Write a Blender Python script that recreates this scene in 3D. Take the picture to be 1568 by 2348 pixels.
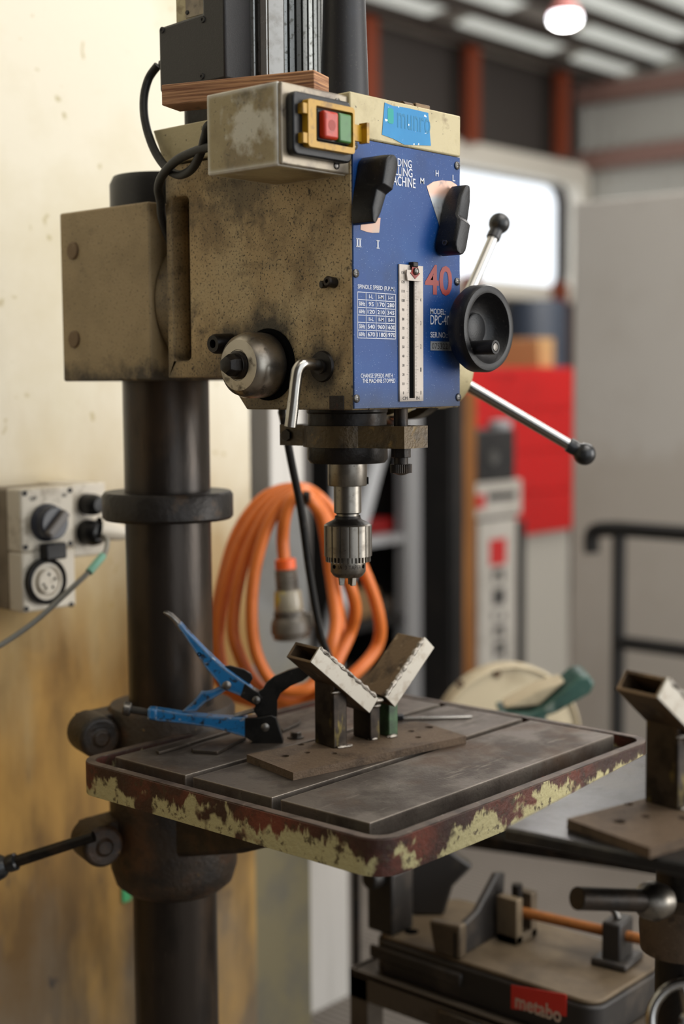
import bpy, bmesh, math, random
from mathutils import Vector, Matrix
random.seed(7)
for o in list(bpy.data.objects): bpy.data.objects.remove(o)
S = bpy.context.scene
C = S.collection
V = Vector
R = math.radians

# ------------------------------------------------------------------ camera
FPX = 3261.0
YAW, PITCH, ROLL = R(41.5781), R(5.1099), R(-0.4159)
CAM = V((-1.2653, -1.1049, 1.4784))
FW = V((math.cos(YAW)*math.cos(PITCH), math.sin(YAW)*math.cos(PITCH), -math.sin(PITCH)))
RT0 = V((math.sin(YAW), -math.cos(YAW), 0)); UP0 = RT0.cross(FW)
RT = RT0*math.cos(ROLL) + UP0*math.sin(ROLL)
UP = -RT0*math.sin(ROLL) + UP0*math.cos(ROLL)
cam = bpy.data.cameras.new('camera'); cam_o = bpy.data.objects.new('camera', cam); C.objects.link(cam_o)
m3 = Matrix((RT, UP, -FW)).transposed().to_4x4(); m3.translation = CAM
cam_o.matrix_world = m3
cam.sensor_fit = 'VERTICAL'; cam.sensor_height = 36.0; cam.lens = 50.0
cam.clip_start = .05; cam.clip_end = 200
cam.dof.use_dof = True; cam.dof.focus_distance = 1.73; cam.dof.aperture_fstop = 2.1
S.camera = cam_o

# ------------------------------------------------------------------ world, lights, exposure
w = bpy.data.worlds.new('sky'); S.world = w; w.use_nodes = True
w.node_tree.nodes['Background'].inputs[0].default_value = (.90, .95, 1.0, 1)
w.node_tree.nodes['Background'].inputs[1].default_value = 2.0
def area(name, loc, target, sx, sy, power, col):
    l = bpy.data.lights.new(name, 'AREA'); l.shape = 'RECTANGLE'; l.size = sx; l.size_y = sy
    l.energy = power; l.color = col
    o = bpy.data.objects.new(name, l); C.objects.link(o); o.location = loc
    o.rotation_euler = (V(target)-V(loc)).to_track_quat('-Z', 'Y').to_euler()
    return o
area('roller_door_daylight', (3.3, -4.4, 1.9), (.1, .4, 1.2), 2.4, 3.2, 185, (1.0, .96, .90))
area('rooflight_daylight', (-.2, -1.3, 4.2), (.5, .5, .6), 2.6, 2.0, 54, (1.0, .95, .86))
area('partition_fill_light', (1.05, -.9, 3.95), (2.2, -.1, .9), 1.8, 1.4, 75, (1.0, .96, .91))  # added fill light that brightens the partition, no known opening behind it
area('hall_rooflight_daylight', (4.6, 1.2, 3.75), (4.6, 1.2, 0), 3.2, 2.4, 120, (1.0, .96, .92))
S.view_settings.view_transform = 'Standard'; S.view_settings.look = 'None'
S.view_settings.exposure = -0.18; S.view_settings.gamma = 1.0; S.view_settings.use_curve_mapping = False

# ------------------------------------------------------------------ pixel helpers (1568 x 2348 frame) used to measure real places
def RAY(u, v): return FW + RT*((u-784.0)/FPX) - UP*((v-1174.0)/FPX)
def onX(u, v, x): d = RAY(u, v); return CAM + d*((x-CAM.x)/d.x)
def onY(u, v, y): d = RAY(u, v); return CAM + d*((y-CAM.y)/d.y)
def onZ(u, v, z): d = RAY(u, v); return CAM + d*((z-CAM.z)/d.z)
def atD(u, v, dep): return CAM + RAY(u, v)*dep

# ------------------------------------------------------------------ materials
def lin(h):
    h = h.lstrip('#'); r = []
    for i in (0, 2, 4):
        c = int(h[i:i+2], 16)/255
        r.append(c/12.92 if c <= .04045 else ((c+.055)/1.055)**2.4)
    return (*r, 1)
MATS = {}
def mat(name, col, rough=.5, metal=0.0, layers=(), bump=None, emit=None, spec=.5, coat=0, trans=0):
    """layers: dicts c (hex), s (scale number or xyz), lo, hi, d detail, a amount, r rough, m metal, k kind, z (z0,z1,amp)"""
    m = bpy.data.materials.new(name); m.use_nodes = True
    nt = m.node_tree; N = nt.nodes; L = nt.links
    b = N['Principled BSDF']
    b.inputs['Specular IOR Level'].default_value = spec
    b.inputs['Coat Weight'].default_value = coat
    b.inputs['Transmission Weight'].default_value = trans
    tc = N.new('ShaderNodeTexCoord')
    cs = None; cr = None; cm = None
    cv, rv, mv = lin(col), rough, metal
    def noise(s, d, off=0, kind='noise', rg=.55):
        mp = N.new('ShaderNodeMapping'); L.new(tc.outputs['Object'], mp.inputs[0])
        if not isinstance(s, (tuple, list)): s = (s, s, s)
        mp.inputs['Scale'].default_value = s
        mp.inputs['Location'].default_value = (off*3.1, off*1.7, off*2.3)
        if kind == 'voronoi':
            n = N.new('ShaderNodeTexVoronoi'); n.inputs['Scale'].default_value = 1
            L.new(mp.outputs[0], n.inputs['Vector']); return n.outputs['Distance']
        if kind == 'wave':
            n = N.new('ShaderNodeTexWave'); n.inputs['Scale'].default_value = 1
            n.inputs['Distortion'].default_value = d
            n.inputs['Detail'].default_value = 2
            L.new(mp.outputs[0], n.inputs['Vector']); return n.outputs['Fac']
        n = N.new('ShaderNodeTexNoise'); n.inputs['Scale'].default_value = 1
        n.inputs['Detail'].default_value = d; n.inputs['Roughness'].default_value = rg
        L.new(mp.outputs[0], n.inputs['Vector']); return n.outputs['Fac']
    for i, ly in enumerate(layers):
        k = ly.get('k', 'noise')
        if k == 'edge':      # paint worn off along the edges
            bv = N.new('ShaderNodeBevel'); bv.samples = 4; bv.inputs['Radius'].default_value = ly['rad']
            ge = N.new('ShaderNodeNewGeometry'); dt = N.new('ShaderNodeVectorMath'); dt.operation = 'DOT_PRODUCT'
            L.new(bv.outputs[0], dt.inputs[0]); L.new(ge.outputs['Normal'], dt.inputs[1])
            fn = noise(ly.get('s', 60), 4, i+3); mm = N.new('ShaderNodeMath'); mm.operation = 'MULTIPLY_ADD'
            L.new(fn, mm.inputs[0]); mm.inputs[1].default_value = ly.get('amp', .25); L.new(dt.outputs['Value'], mm.inputs[2])
            f = mm.outputs[0]
        else: f = noise(ly.get('s', 20), ly.get('d', 5), i+1+ly.get('o', 0), k, ly.get('rg', .6))
        if 'blob' in ly:     # a colour patch round one spot: (x, y, z, radius, noise amount)
            bx, by, bz, br, am = ly['blob']
            vd = N.new('ShaderNodeVectorMath'); vd.operation = 'DISTANCE'; L.new(tc.outputs['Object'], vd.inputs[0]); vd.inputs[1].default_value = (bx, by, bz)
            mm = N.new('ShaderNodeMath'); mm.operation = 'MULTIPLY_ADD'; sb = N.new('ShaderNodeMath'); sb.operation = 'SUBTRACT'; sb.inputs[1].default_value = .5
            L.new(f, sb.inputs[0]); L.new(sb.outputs[0], mm.inputs[0]); mm.inputs[1].default_value = am; L.new(vd.outputs['Value'], mm.inputs[2])
            f = mm.outputs[0]; ly = dict(ly, lo=br, hi=br*.55)
        if 'z' in ly:
            z0, z1, amp = ly['z'][:3]
            sp = N.new('ShaderNodeSeparateXYZ'); L.new(tc.outputs['Object'], sp.inputs[0])
            ma = N.new('ShaderNodeMath'); ma.operation = 'MULTIPLY_ADD'
            sb = N.new('ShaderNodeMath'); sb.operation = 'SUBTRACT'; sb.inputs[1].default_value = .5
            L.new(f, sb.inputs[0]); L.new(sb.outputs[0], ma.inputs[0]); ma.inputs[1].default_value = amp
            L.new(sp.outputs[ly.get('ax', 2)], ma.inputs[2])
            f = ma.outputs[0]; lo, hi = z0, z1
        else:
            lo, hi = ly.get('lo', .5), ly.get('hi', .6)
        mr = N.new('ShaderNodeMapRange'); mr.inputs['From Min'].default_value = lo; mr.inputs['From Max'].default_value = hi
        mr.inputs['To Min'].default_value = 0; mr.inputs['To Max'].default_value = ly.get('a', 1)
        L.new(f, mr.inputs['Value']); f = mr.outputs[0]
        if 'mask' in ly:   # second noise that breaks the layer up
            g = noise(ly['mask'][0], 4, i+7); mq = N.new('ShaderNodeMapRange')
            mq.inputs['From Min'].default_value = ly['mask'][1]; mq.inputs['From Max'].default_value = ly['mask'][2]
            L.new(g, mq.inputs['Value'])
            mu = N.new('ShaderNodeMath'); mu.operation = 'MULTIPLY'; L.new(f, mu.inputs[0]); L.new(mq.outputs[0], mu.inputs[1]); f = mu.outputs[0]
        mx = N.new('ShaderNodeMix'); mx.data_type = 'RGBA'; L.new(f, mx.inputs[0])
        if cs is None: mx.inputs[6].default_value = cv
        else: L.new(cs, mx.inputs[6])
        mx.inputs[7].default_value = lin(ly['c']); cs = mx.outputs[2]
        for key in ('r', 'm'):
            if key in ly:
                cur = cr if key == 'r' else cm
                q = N.new('ShaderNodeMix'); q.data_type = 'FLOAT'; L.new(f, q.inputs[0])
                if cur is None: q.inputs[2].default_value = rv if key == 'r' else mv
                else: L.new(cur, q.inputs[2])
                q.inputs[3].default_value = ly[key]
                if key == 'r': cr = q.outputs[0]
                else: cm = q.outputs[0]
    if cs is None: b.inputs['Base Color'].default_value = cv
    else: L.new(cs, b.inputs['Base Color'])
    if cr is None: b.inputs['Roughness'].default_value = rv
    else: L.new(cr, b.inputs['Roughness'])
    if cm is None: b.inputs['Metallic'].default_value = mv
    else: L.new(cm, b.inputs['Metallic'])
    if bump:
        f = noise(bump[0], bump[2] if len(bump) > 2 else 5, 11, bump[3] if len(bump) > 3 else 'noise')
        bp = N.new('ShaderNodeBump'); bp.inputs['Strength'].default_value = bump[1]; bp.inputs['Distance'].default_value = .004
        L.new(f, bp.inputs['Height']); L.new(bp.outputs[0], b.inputs['Normal'])
    if emit:
        b.inputs['Emission Color'].default_value = lin(emit[0]); b.inputs['Emission Strength'].default_value = emit[1]
    MATS[name] = m
    return m

GR = '#1c1712'
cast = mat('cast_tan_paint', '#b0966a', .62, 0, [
    dict(c='#b8a47c', s=9, lo=.45, hi=.62, a=.7),
    dict(c='#7a6442', s=14, lo=.5, hi=.66, a=.75),
    dict(c='#4a3c28', s=26, lo=.57, hi=.7, a=.7),
    dict(c=GR, s=330, lo=.57, hi=.66, d=2, a=.85),
    dict(c=GR, s=60, lo=.66, hi=.72, d=6, a=.85),
    dict(c='#3a2f20', s=(4, 4, 30), lo=.63, hi=.72, a=.35),
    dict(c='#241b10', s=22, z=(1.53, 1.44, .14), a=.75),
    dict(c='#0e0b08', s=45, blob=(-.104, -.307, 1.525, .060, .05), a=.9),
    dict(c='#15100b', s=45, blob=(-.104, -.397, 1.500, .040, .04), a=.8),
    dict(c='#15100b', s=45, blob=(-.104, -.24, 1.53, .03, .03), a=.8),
    dict(c='#2b2318', s=60, blob=(-.104, -.27, 1.735, .07, .12), a=.6),
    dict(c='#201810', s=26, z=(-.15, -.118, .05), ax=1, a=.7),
    dict(c='#1a140d', k='edge', rad=.006, lo=.98, hi=.85, amp=.2, s=30, a=.7),
    dict(c='#c2ad80', s=(8, 120, 8), lo=.72, hi=.75, d=3, a=.5)], bump=(300, .25))
block_paint = mat('cast_block_paint', '#9c8763', .6, 0, [
    dict(c='#83704f', s=10, lo=.45, hi=.65, a=.8),
    dict(c='#98845e', s=7, lo=.5, hi=.7, a=.5),
    dict(c=GR, s=300, lo=.62, hi=.7, d=2, a=.6),
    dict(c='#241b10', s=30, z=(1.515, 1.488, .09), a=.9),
    dict(c='#3b3020', s=12, lo=.6, hi=.75, a=.6)], bump=(300, .2))
lid_paint = mat('lid_cream_paint', '#b3a680', .5, 0, [
    dict(c='#94855f', s=16, lo=.48, hi=.66, a=.7),
    dict(c='#6f5c3c', s=30, lo=.6, hi=.7, a=.7),
    dict(c='#2a2218', s=120, lo=.66, hi=.7, d=3, a=.8)], bump=(200, .15))
box_paint = mat('switch_box_paint', '#97875f', .38, 0, [
    dict(c='#7c6a48', s=12, lo=.44, hi=.6, a=.9),
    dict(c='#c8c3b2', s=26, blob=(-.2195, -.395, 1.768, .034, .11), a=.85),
    dict(c='#43361f', s=16, lo=.55, hi=.68, a=.85, o=2),
    dict(c='#332a1c', s=180, lo=.64, hi=.7, d=2, a=.5), dict(c='#dcdad2', k='edge', rad=.010, lo=1.065, hi=.99, amp=.16, s=40, a=.95)], bump=(160, .1))
plate_grey = mat('worn_cover_plate', '#8d826f', .35, .3, [
    dict(c='#6a5f54', s=26, lo=.45, hi=.62, a=.9), dict(c='#3a3028', s=50, lo=.58, hi=.7, a=.9)])
steel = mat('bright_steel', '#b9b5ae', .24, 1, [dict(c='#8b8378', s=40, lo=.5, hi=.7, a=.5, r=.38)])
chuck_m = mat('chuck_steel', '#827d75', .34, 1, [dict(c='#575048', s=60, lo=.5, hi=.7, a=.6, r=.45), dict(c='#403a33', s=200, lo=.62, hi=.7, a=.6)])
cap_m = mat('spring_cap_steel', '#9d968b', .3, 1, [dict(c='#6b6156', s=30, lo=.45, hi=.65, a=.7, r=.45), dict(c='#3a322a', s=70, lo=.56, hi=.68, a=.7, r=.6)])
chrome = mat('chrome', '#b0aeaa', .16, 1, [dict(c='#7c7468', s=90, lo=.6, hi=.7, a=.5, r=.35)])
zinc = mat('screw_zinc', '#6f6c68', .35, 1, [dict(c='#3c3630', s=300, lo=.5, hi=.65, a=.7)])
ironk = mat('oily_dark_iron', '#1d1916', .42, .55, [
    dict(c='#3a2c1d', s=18, lo=.5, hi=.66, a=.7, r=.6), dict(c='#0f0d0c', s=30, lo=.5, hi=.65, a=.7, r=.3)], bump=(120, .2))
column_m = mat('oiled_column_steel', '#352e28', .31, .6, [
    dict(c='#4a3826', s=(11, 11, 4), lo=.5, hi=.68, a=.75, r=.5), dict(c='#201c19', s=(20, 20, 9), lo=.5, hi=.66, a=.7),
    dict(c='#6f6252', s=(90, 90, 10), lo=.66, hi=.74, a=.4, r=.4)], bump=((140, 140, 30), .08))
ring_m = mat('rough_dark_ring', '#221d19', .45, .4, [dict(c='#4a3826', s=30, lo=.56, hi=.7, a=.7), dict(c='#8d8474', s=90, lo=.7, hi=.76, a=.5)], bump=(60, .5))
clamp_brass = mat('oily_brown_clamp', '#4a3b22', .4, .3, [dict(c='#221a10', s=30, lo=.45, hi=.65, a=.9), dict(c='#7a6232', s=50, lo=.6, hi=.7, a=.6)], bump=(200, .3))
black_p = mat('black_plastic', '#0e0e10', .4, 0, [dict(c='#4c4640', s=240, lo=.62, hi=.72, d=3, a=.35, r=.7)], bump=(500, .1), spec=.35)
black_r = mat('black_rubber', '#121110', .55, 0, [dict(c='#4a443c', s=80, lo=.55, hi=.7, a=.35)])
ballp = mat('black_ball_knob', '#191a1c', .3, 0, [dict(c='#3c3f40', s=50, lo=.5, hi=.7, a=.4, r=.5)])
box_black = mat('powder_black_box', '#181515', .5, 0, [dict(c='#2a2522', s=200, lo=.55, hi=.7, a=.4)], bump=(600, .15))
tube_black = mat('black_cover_tube', '#1c1b1d', .46, .1, [dict(c='#3c3834', s=300, lo=.58, hi=.68, a=.5), dict(c='#2a3040', s=8, lo=.5, hi=.7, a=.4)])
alu = mat('cast_aluminium', '#8f918f', .42, 1, [dict(c='#5b5a54', s=160, lo=.56, hi=.66, a=.7, r=.6), dict(c='#1d1b18', s=420, lo=.64, hi=.7, d=2, a=.8, m=0)])
blue = mat('blue_panel_paint', '#0a3872', .45, 0, [
    dict(c='#08284f', s=9, lo=.5, hi=.7, a=.7), dict(c='#1a4a82', s=6, lo=.55, hi=.7, a=.5),
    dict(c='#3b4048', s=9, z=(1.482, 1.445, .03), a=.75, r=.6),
    dict(c='#9fb0c8', s=700, lo=.71, hi=.75, d=1, a=.6), dict(c='#15161a', s=60, blob=(.104, -.447, 1.548, .034, .03), a=.85, r=.8)], spec=.3)
edge_al = mat('panel_edge', '#9aa3ae', .4, .8)
white_t = mat('printed_white', '#c0c2ca', .5)
red_t = mat('printed_red', '#852219', .5)
pink_t = mat('faded_pink_print', '#c39c88', .5, 0, [dict(c='#b09c8e', s=40, lo=.5, hi=.7)])
silver_t = mat('worn_silver_print', '#a3a6a8', .4, .4, [dict(c='#c09c8a', s=22, z=(1.708, 1.716, .012)), dict(c='#63676b', s=60, lo=.5, hi=.65, a=.7)])
scale_m = mat('scale_plate', '#b5aa9f', .5, 0, [dict(c='#8a7d6c', s=40, lo=.55, hi=.7, a=.6), dict(c='#4a4034', s=30, z=(1.472, 1.458, .012), a=.7)])
ink = mat('black_ink', '#1d1b1b', .6)
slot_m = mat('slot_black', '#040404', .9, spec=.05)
tape = mat('blue_masking_tape', '#1a78ac', .6, 0, [dict(c='#2486bb', s=20, lo=.4, hi=.6, a=.5), dict(c='#e8efef', s=130, lo=.69, hi=.71, d=2)])
tape_green = mat('tape_green_mark', '#178f86', .6)
tape_faint = mat('tape_faded_ink', '#1a7099', .6)
yellow = mat('yellow_guard', '#ad8212', .4, 0, [dict(c='#6f5010', s=70, lo=.52, hi=.66, a=.8)])
redb = mat('red_button', '#a82c18', .35, 0, [dict(c='#7b2316', s=90, lo=.55, hi=.66, a=.6)])
greenb = mat('green_button', '#3d6d38', .4, 0, [dict(c='#27482a', s=60, lo=.5, hi=.66, a=.6)])
def wood(n, a, b_, sc): return mat(n, a, .75, 0, [dict(c=b_, s=sc, lo=.35, hi=.62, d=4), dict(c='#3a2616', s=(20, 20, 420), lo=.6, hi=.68, a=.6)], bump=(sc, .4))
ply = wood('plywood', '#b98b63', '#6f452c', (8, 8, 420))
plate_m = mat('table_plate_iron', '#6a625a', .5, .8, [
    dict(c='#48403a', s=14, lo=.42, hi=.6, a=.9, r=.6), dict(c='#8d8377', s=(12, 60, 20), lo=.58, hi=.7, a=.6, r=.42),
    dict(c='#57412f', s=8, lo=.52, hi=.66, a=.6, r=.65), dict(c='#1f1a16', s=220, lo=.63, hi=.7, a=.6), dict(c='#b5aca0', s=(14, 300, 14), lo=.73, hi=.76, a=.5), dict(c='#a39a8e', k='edge', rad=.005, lo=1.03, hi=.93, amp=.16, s=50, a=.8, r=.35)], bump=(260, .12))
rim_m = mat('chipped_table_rim', '#33190f', .55, .1, [
    dict(c='#6e3322', s=12, lo=.48, hi=.62, a=.9), dict(c='#21150f', s=24, lo=.5, hi=.64, a=.8),
    dict(c='#aca377', s=(30, 30, 12), z=(.978, .972, .09), a=1, rg=.7, mask=(13, .41, .45)),
    dict(c='#3a2a18', s=90, lo=.56, hi=.64, a=.85)], bump=(140, .35))
rim_top = mat('worn_rim_edge', '#5a4c42', .5, .5, [dict(c='#2e231c', s=30, lo=.45, hi=.62, a=.8), dict(c='#8c8074', s=70, lo=.6, hi=.7, a=.6)])
trough_m = mat('trough_grime', '#2a211a', .65, .1, [dict(c='#8a3418', s=22, lo=.6, hi=.68, a=.7), dict(c='#14100d', s=30, lo=.45, hi=.6, a=.7)], bump=(120, .6))
bracket_m = mat('oily_brown_casting', '#33271b', .5, .1, [dict(c='#5b3b20', s=14, lo=.5, hi=.66, a=.7), dict(c='#15110d', s=22, lo=.48, hi=.62, a=.8), dict(c='#8a6a35', s=90, lo=.68, hi=.73, a=.5)], bump=(120, .4))
jig_base_m = mat('rusty_flat_plate', '#5b4a39', .7, .35, [dict(c='#3b2e22', s=20, lo=.48, hi=.64, a=.8), dict(c='#74634f', s=160, lo=.55, hi=.68, a=.5), dict(c='#2a2019', s=60, lo=.62, hi=.7, a=.6)], bump=(300, .3))
jig_rail_m = mat('brown_mill_scale', '#6f5b44', .5, .6, [dict(c='#3b2f25', s=24, lo=.48, hi=.64, a=.85), dict(c='#a3927a', s=50, lo=.62, hi=.7, a=.6, r=.35)], bump=(200, .15))
jig_edge_m = mat('ground_bright_edge', '#a39d92', .42, .7, [dict(c='#8a8072', s=60, lo=.52, hi=.66, a=.7), dict(c='#57503f', s=160, lo=.66, hi=.72, a=.6)])
jig_post_m = mat('heat_marked_post', '#3c342c', .42, .7, [dict(c='#8a7a3c', s=(60, 60, 14), lo=.58, hi=.68, a=.7), dict(c='#1b1613', s=30, lo=.46, hi=.62, a=.8), dict(c='#5a4436', s=20, lo=.6, hi=.72, a=.6)])
jig_green_m = mat('green_painted_post', '#3e5a3a', .5, .1, [dict(c='#232a20', s=40, lo=.5, hi=.65, a=.7)])
weld_m = mat('weld_bead', '#a39c92', .3, 1, [dict(c='#4a433c', s=120, lo=.5, hi=.65, a=.7)], bump=(260, .6))
plier_blue = mat('chipped_blue_paint', '#0d6093', .38, 0, [
    dict(c='#0b4f7c', s=40, lo=.5, hi=.64, a=.8), dict(c='#14161a', s=90, lo=.56, hi=.63, a=.9), dict(c='#b4b7b8', s=70, lo=.64, hi=.68, a=.9, m=.9, o=5), dict(c='#b4b7b8', k='edge', rad=.008, lo=1.03, hi=.90, amp=.24, s=120, a=.9, m=.8)])
plier_tip = mat('plier_bare_steel', '#8a8680', .35, .9, [dict(c='#3d3833', s=60, lo=.5, hi=.65, a=.8)])
plier_dark = mat('dark_forged_jaw', '#2b2a28', .38, .7, [dict(c='#141414', s=40, lo=.5, hi=.65, a=.7), dict(c='#6a645c', s=110, lo=.65, hi=.72, a=.6)])
concrete = mat('stained_concrete', '#dad3c0', .85, 0, [
    dict(c='#c9bfa2', s=3, lo=.45, hi=.65, a=.6), dict(c='#b2a680', s=34, lo=.71, hi=.76, d=1, a=.8),
    dict(c='#a88e5a', s=(5, 5, 1.6), z=(1.46, 1.08, .5), a=.9), dict(c='#86622c', s=(7, 7, 1.6), z=(1.2, .9, .9), a=.92),
    dict(c='#4f3a1e', s=(9, 9, 2.2), z=(.96, .62, 1.6), a=.75), dict(c='#8f887a', s=(8, 8, 4), z=(.62, .36, .7), a=.35),
    dict(c='#c0954c', s=14, z=(1.08, .92, .5), mask=((7, 7, 3.0), .42, .68), a=.75),
    dict(c='#3f2f18', s=14, z=(1.12, .95, .6), mask=((11, 11, 2.0), .50, .74), a=.7),
    dict(c='#2c2a2c', s=14, z=(.95, .85, .4), mask=((24, 24, 12), .66, .72), a=.7),
    dict(c='#3d3a3a', s=(22, 22, 14), lo=.72, hi=.77, d=3, a=.6)], bump=(60, .15))
paint_ivory = mat('aged_ivory_plastic', '#c8bfae', .45, 0, [dict(c='#8b7e68', s=30, lo=.52, hi=.68, a=.7), dict(c='#e3dfd6', s=9, lo=.55, hi=.7, a=.6)])
paint_side = mat('grimy_box_side', '#7d7160', .55, 0, [dict(c='#5a4e3e', s=20, lo=.48, hi=.65, a=.7)])
grey_cable = mat('grey_cable', '#78756c', .5)
green_tag = mat('green_cable_tag', '#7fb8a0', .4)
orange = mat('orange_cord', '#cf6c26', .45, 0, [dict(c='#b25517', s=14, lo=.5, hi=.7, a=.5), dict(c='#6a3410', s=60, lo=.64, hi=.72, a=.4)])
conn_m = mat('grimy_connector', '#5b5348', .45, 0, [dict(c='#2f2a25', s=30, lo=.48, hi=.65, a=.8), dict(c='#8a8172', s=50, lo=.6, hi=.7, a=.6)])
clear_m = mat('clear_connector_shell', '#a59b86', .2, 0, [dict(c='#d9c23c', s=24, lo=.62, hi=.68, a=.8)], trans=.3)

# ------------------------------------------------------------------ mesh builder
WM = {}
def wmat(o):
    return WM.get(o.name, Matrix.Identity(4)) if o else Matrix.Identity(4)
class MB:
    def __init__(s): s.v = []; s.f = []
    def add(s, vs, fs):
        n = len(s.v); s.v += [V(p) for p in vs]; s.f += [tuple(i+n for i in f) for f in fs]; return s
    def box(s, x0, x1, y0, y1, z0, z1):
        return s.add([(x, y, z) for z in (z0, z1) for y in (y0, y1) for x in (x0, x1)],
            [(0, 2, 3, 1), (4, 5, 7, 6), (0, 1, 5, 4), (2, 6, 7, 3), (0, 4, 6, 2), (1, 3, 7, 5)])
    def obox(s, c, a, b, n, ha, hb, hn):
        c, a, b, n = V(c), V(a).normalized(), V(b).normalized(), V(n).normalized()
        return s.add([c+a*(i*ha)+b*(j*hb)+n*(k*hn) for k in (-1, 1) for j in (-1, 1) for i in (-1, 1)],
            [(0, 2, 3, 1), (4, 5, 7, 6), (0, 1, 5, 4), (2, 6, 7, 3), (0, 4, 6, 2), (1, 3, 7, 5)])
    def prism(s, pts, o, ux, uy, un, t0, t1, taper=None):
        o, ux, uy, un = V(o), V(ux), V(uy), V(un); k = len(pts)
        top = taper or pts
        vs = [o+ux*a+uy*b+un*t0 for a, b in pts] + [o+ux*a+uy*b+un*t1 for a, b in top]
        return s.add(vs, [tuple(range(k))[::-1], tuple(range(k, 2*k))] + [(i, (i+1) % k, (i+1) % k+k, i+k) for i in range(k)])
    def lathe(s, o, ax, prof, n=40, ref=None):
        o, ax = V(o), V(ax).normalized()
        a = (V(ref) if ref else (V((0, 0, 1)) if abs(ax.z) < .9 else V((1, 0, 0)))); a = (a-ax*a.dot(ax)).normalized(); b = ax.cross(a)
        vs = []; fs = []; rows = []
        for r, h in prof:
            if r < 1e-6: rows.append([len(vs)]); vs.append(o+ax*h)
            else:
                rows.append(list(range(len(vs), len(vs)+n)))
                vs += [o+ax*h+(a*math.cos(t)+b*math.sin(t))*r for t in [2*math.pi*i/n for i in range(n)]]
        for p, q in zip(rows, rows[1:]):
            for i in range(n):
                j = (i+1) % n
                if len(p) == 1 and len(q) == 1: continue
                if len(p) == 1: fs.append((p[0], q[i], q[j]))
                elif len(q) == 1: fs.append((p[i], q[0], p[j]))
                else: fs.append((p[i], q[i], q[j], p[j]))
        return s.add(vs, fs)
    def cyl(s, p0, p1, r0, r1=None, n=32):
        p0, p1 = V(p0), V(p1); h = (p1-p0).length; r1 = r0 if r1 is None else r1
        return s.lathe(p0, p1-p0, [(0, 0), (r0, 0), (r1, h), (0, h)], n)
    def sphere(s, c, r, n=24):
        k = n//2
        return s.lathe(V(c), (0, 0, 1), [(r*math.sin(math.pi*i/k), -r*math.cos(math.pi*i/k)) for i in range(k+1)], n)
    def tube(s, path, r, n=12, caps=True):
        P = [V(p) for p in path]; k = len(P); rr = r if isinstance(r, (list, tuple)) else [r]*k
        t = (P[1]-P[0]).normalized(); a = t.orthogonal().normalized(); vs = []; fs = []
        for i in range(k):
            t2 = (P[min(i+1, k-1)]-P[max(i-1, 0)]).normalized()
            a = (a-t2*a.dot(t2)).normalized(); b = t2.cross(a)
            vs += [P[i]+(a*math.cos(q)+b*math.sin(q))*rr[i] for q in [2*math.pi*j/n for j in range(n)]]
        for i in range(k-1):
            for j in range(n):
                q = (j+1) % n; fs.append((i*n+j, i*n+q, (i+1)*n+q, (i+1)*n+j))
        if caps: fs += [tuple(range(n))[::-1], tuple(range((k-1)*n, k*n))]
        return s.add(vs, fs)
    def build(s, name, m, parent=None, bevel=0, seg=2, ang=35, origin=None):
        if parent is None:
            if origin is None:
                xs = [p.x for p in s.v]; ys = [p.y for p in s.v]; zs = [p.z for p in s.v]
                origin = V(((min(xs)+max(xs))/2, (min(ys)+max(ys))/2, min(zs)))
            W = Matrix.Translation(V(origin))
        else: W = wmat(parent)
        iv = W.inverted()
        me = bpy.data.meshes.new(name); me.from_pydata([iv@p for p in s.v], [], s.f)
        bm = bmesh.new(); bm.from_mesh(me); bmesh.ops.recalc_face_normals(bm, faces=bm.faces); bm.to_mesh(me); bm.free()
        for mm in (m if isinstance(m, (list, tuple)) else [m]): me.materials.append(mm)
        me.polygons.foreach_set('use_smooth', [True]*len(me.polygons)); me.set_sharp_from_angle(angle=R(ang))
        o = bpy.data.objects.new(name, me); C.objects.link(o)
        if parent: o.parent = parent
        else: o.matrix_world = W
        WM[o.name] = W
        if bevel:
            b = o.modifiers.new('bevel', 'BEVEL'); b.width = bevel; b.segments = seg; b.limit_method = 'ANGLE'; b.angle_limit = R(35)
        return o
def root(name, loc, label, cat, rz=0, group=None):
    o = bpy.data.objects.new(name, None); C.objects.link(o); o.empty_display_size = .05
    W = Matrix.Translation(V(loc)) @ Matrix.Rotation(rz, 4, 'Z'); o.matrix_world = W; WM[o.name] = W
    return tag(o, label, cat, group)
def tag(o, label, cat, group=None):
    o['label'] = label; o['category'] = cat
    if group: o['group'] = group
    return o
def struct(o, label=None):
    o['kind'] = 'structure'
    if label: o['label'] = label
    return o
def spline(pts, n=10):
    P = [V(p) for p in pts]; out = []
    for i in range(len(P)-1):
        a, b, c, d = P[max(i-1, 0)], P[i], P[i+1], P[min(i+2, len(P)-1)]
        for k in range(n):
            t = k/n; out.append(.5*((2*b)+(c-a)*t+(2*a-5*b+4*c-d)*t*t+(3*b-a-3*c+d)*t**3))
    out.append(P[-1]); return out
def rrect(x0, x1, y0, y1, r, n=6):
    out = []
    for cx, cy, a0 in ((x1-r, y1-r, 0), (x0+r, y1-r, 90), (x0+r, y0+r, 180), (x1-r, y0+r, 270)):
        out += [(cx+r*math.cos(R(a0+90*i/n)), cy+r*math.sin(R(a0+90*i/n))) for i in range(n+1)]
    return out
def circ(cx, cy, r, n=20): return [(cx+r*math.cos(2*math.pi*i/n), cy+r*math.sin(2*math.pi*i/n)) for i in range(n)]
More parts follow.
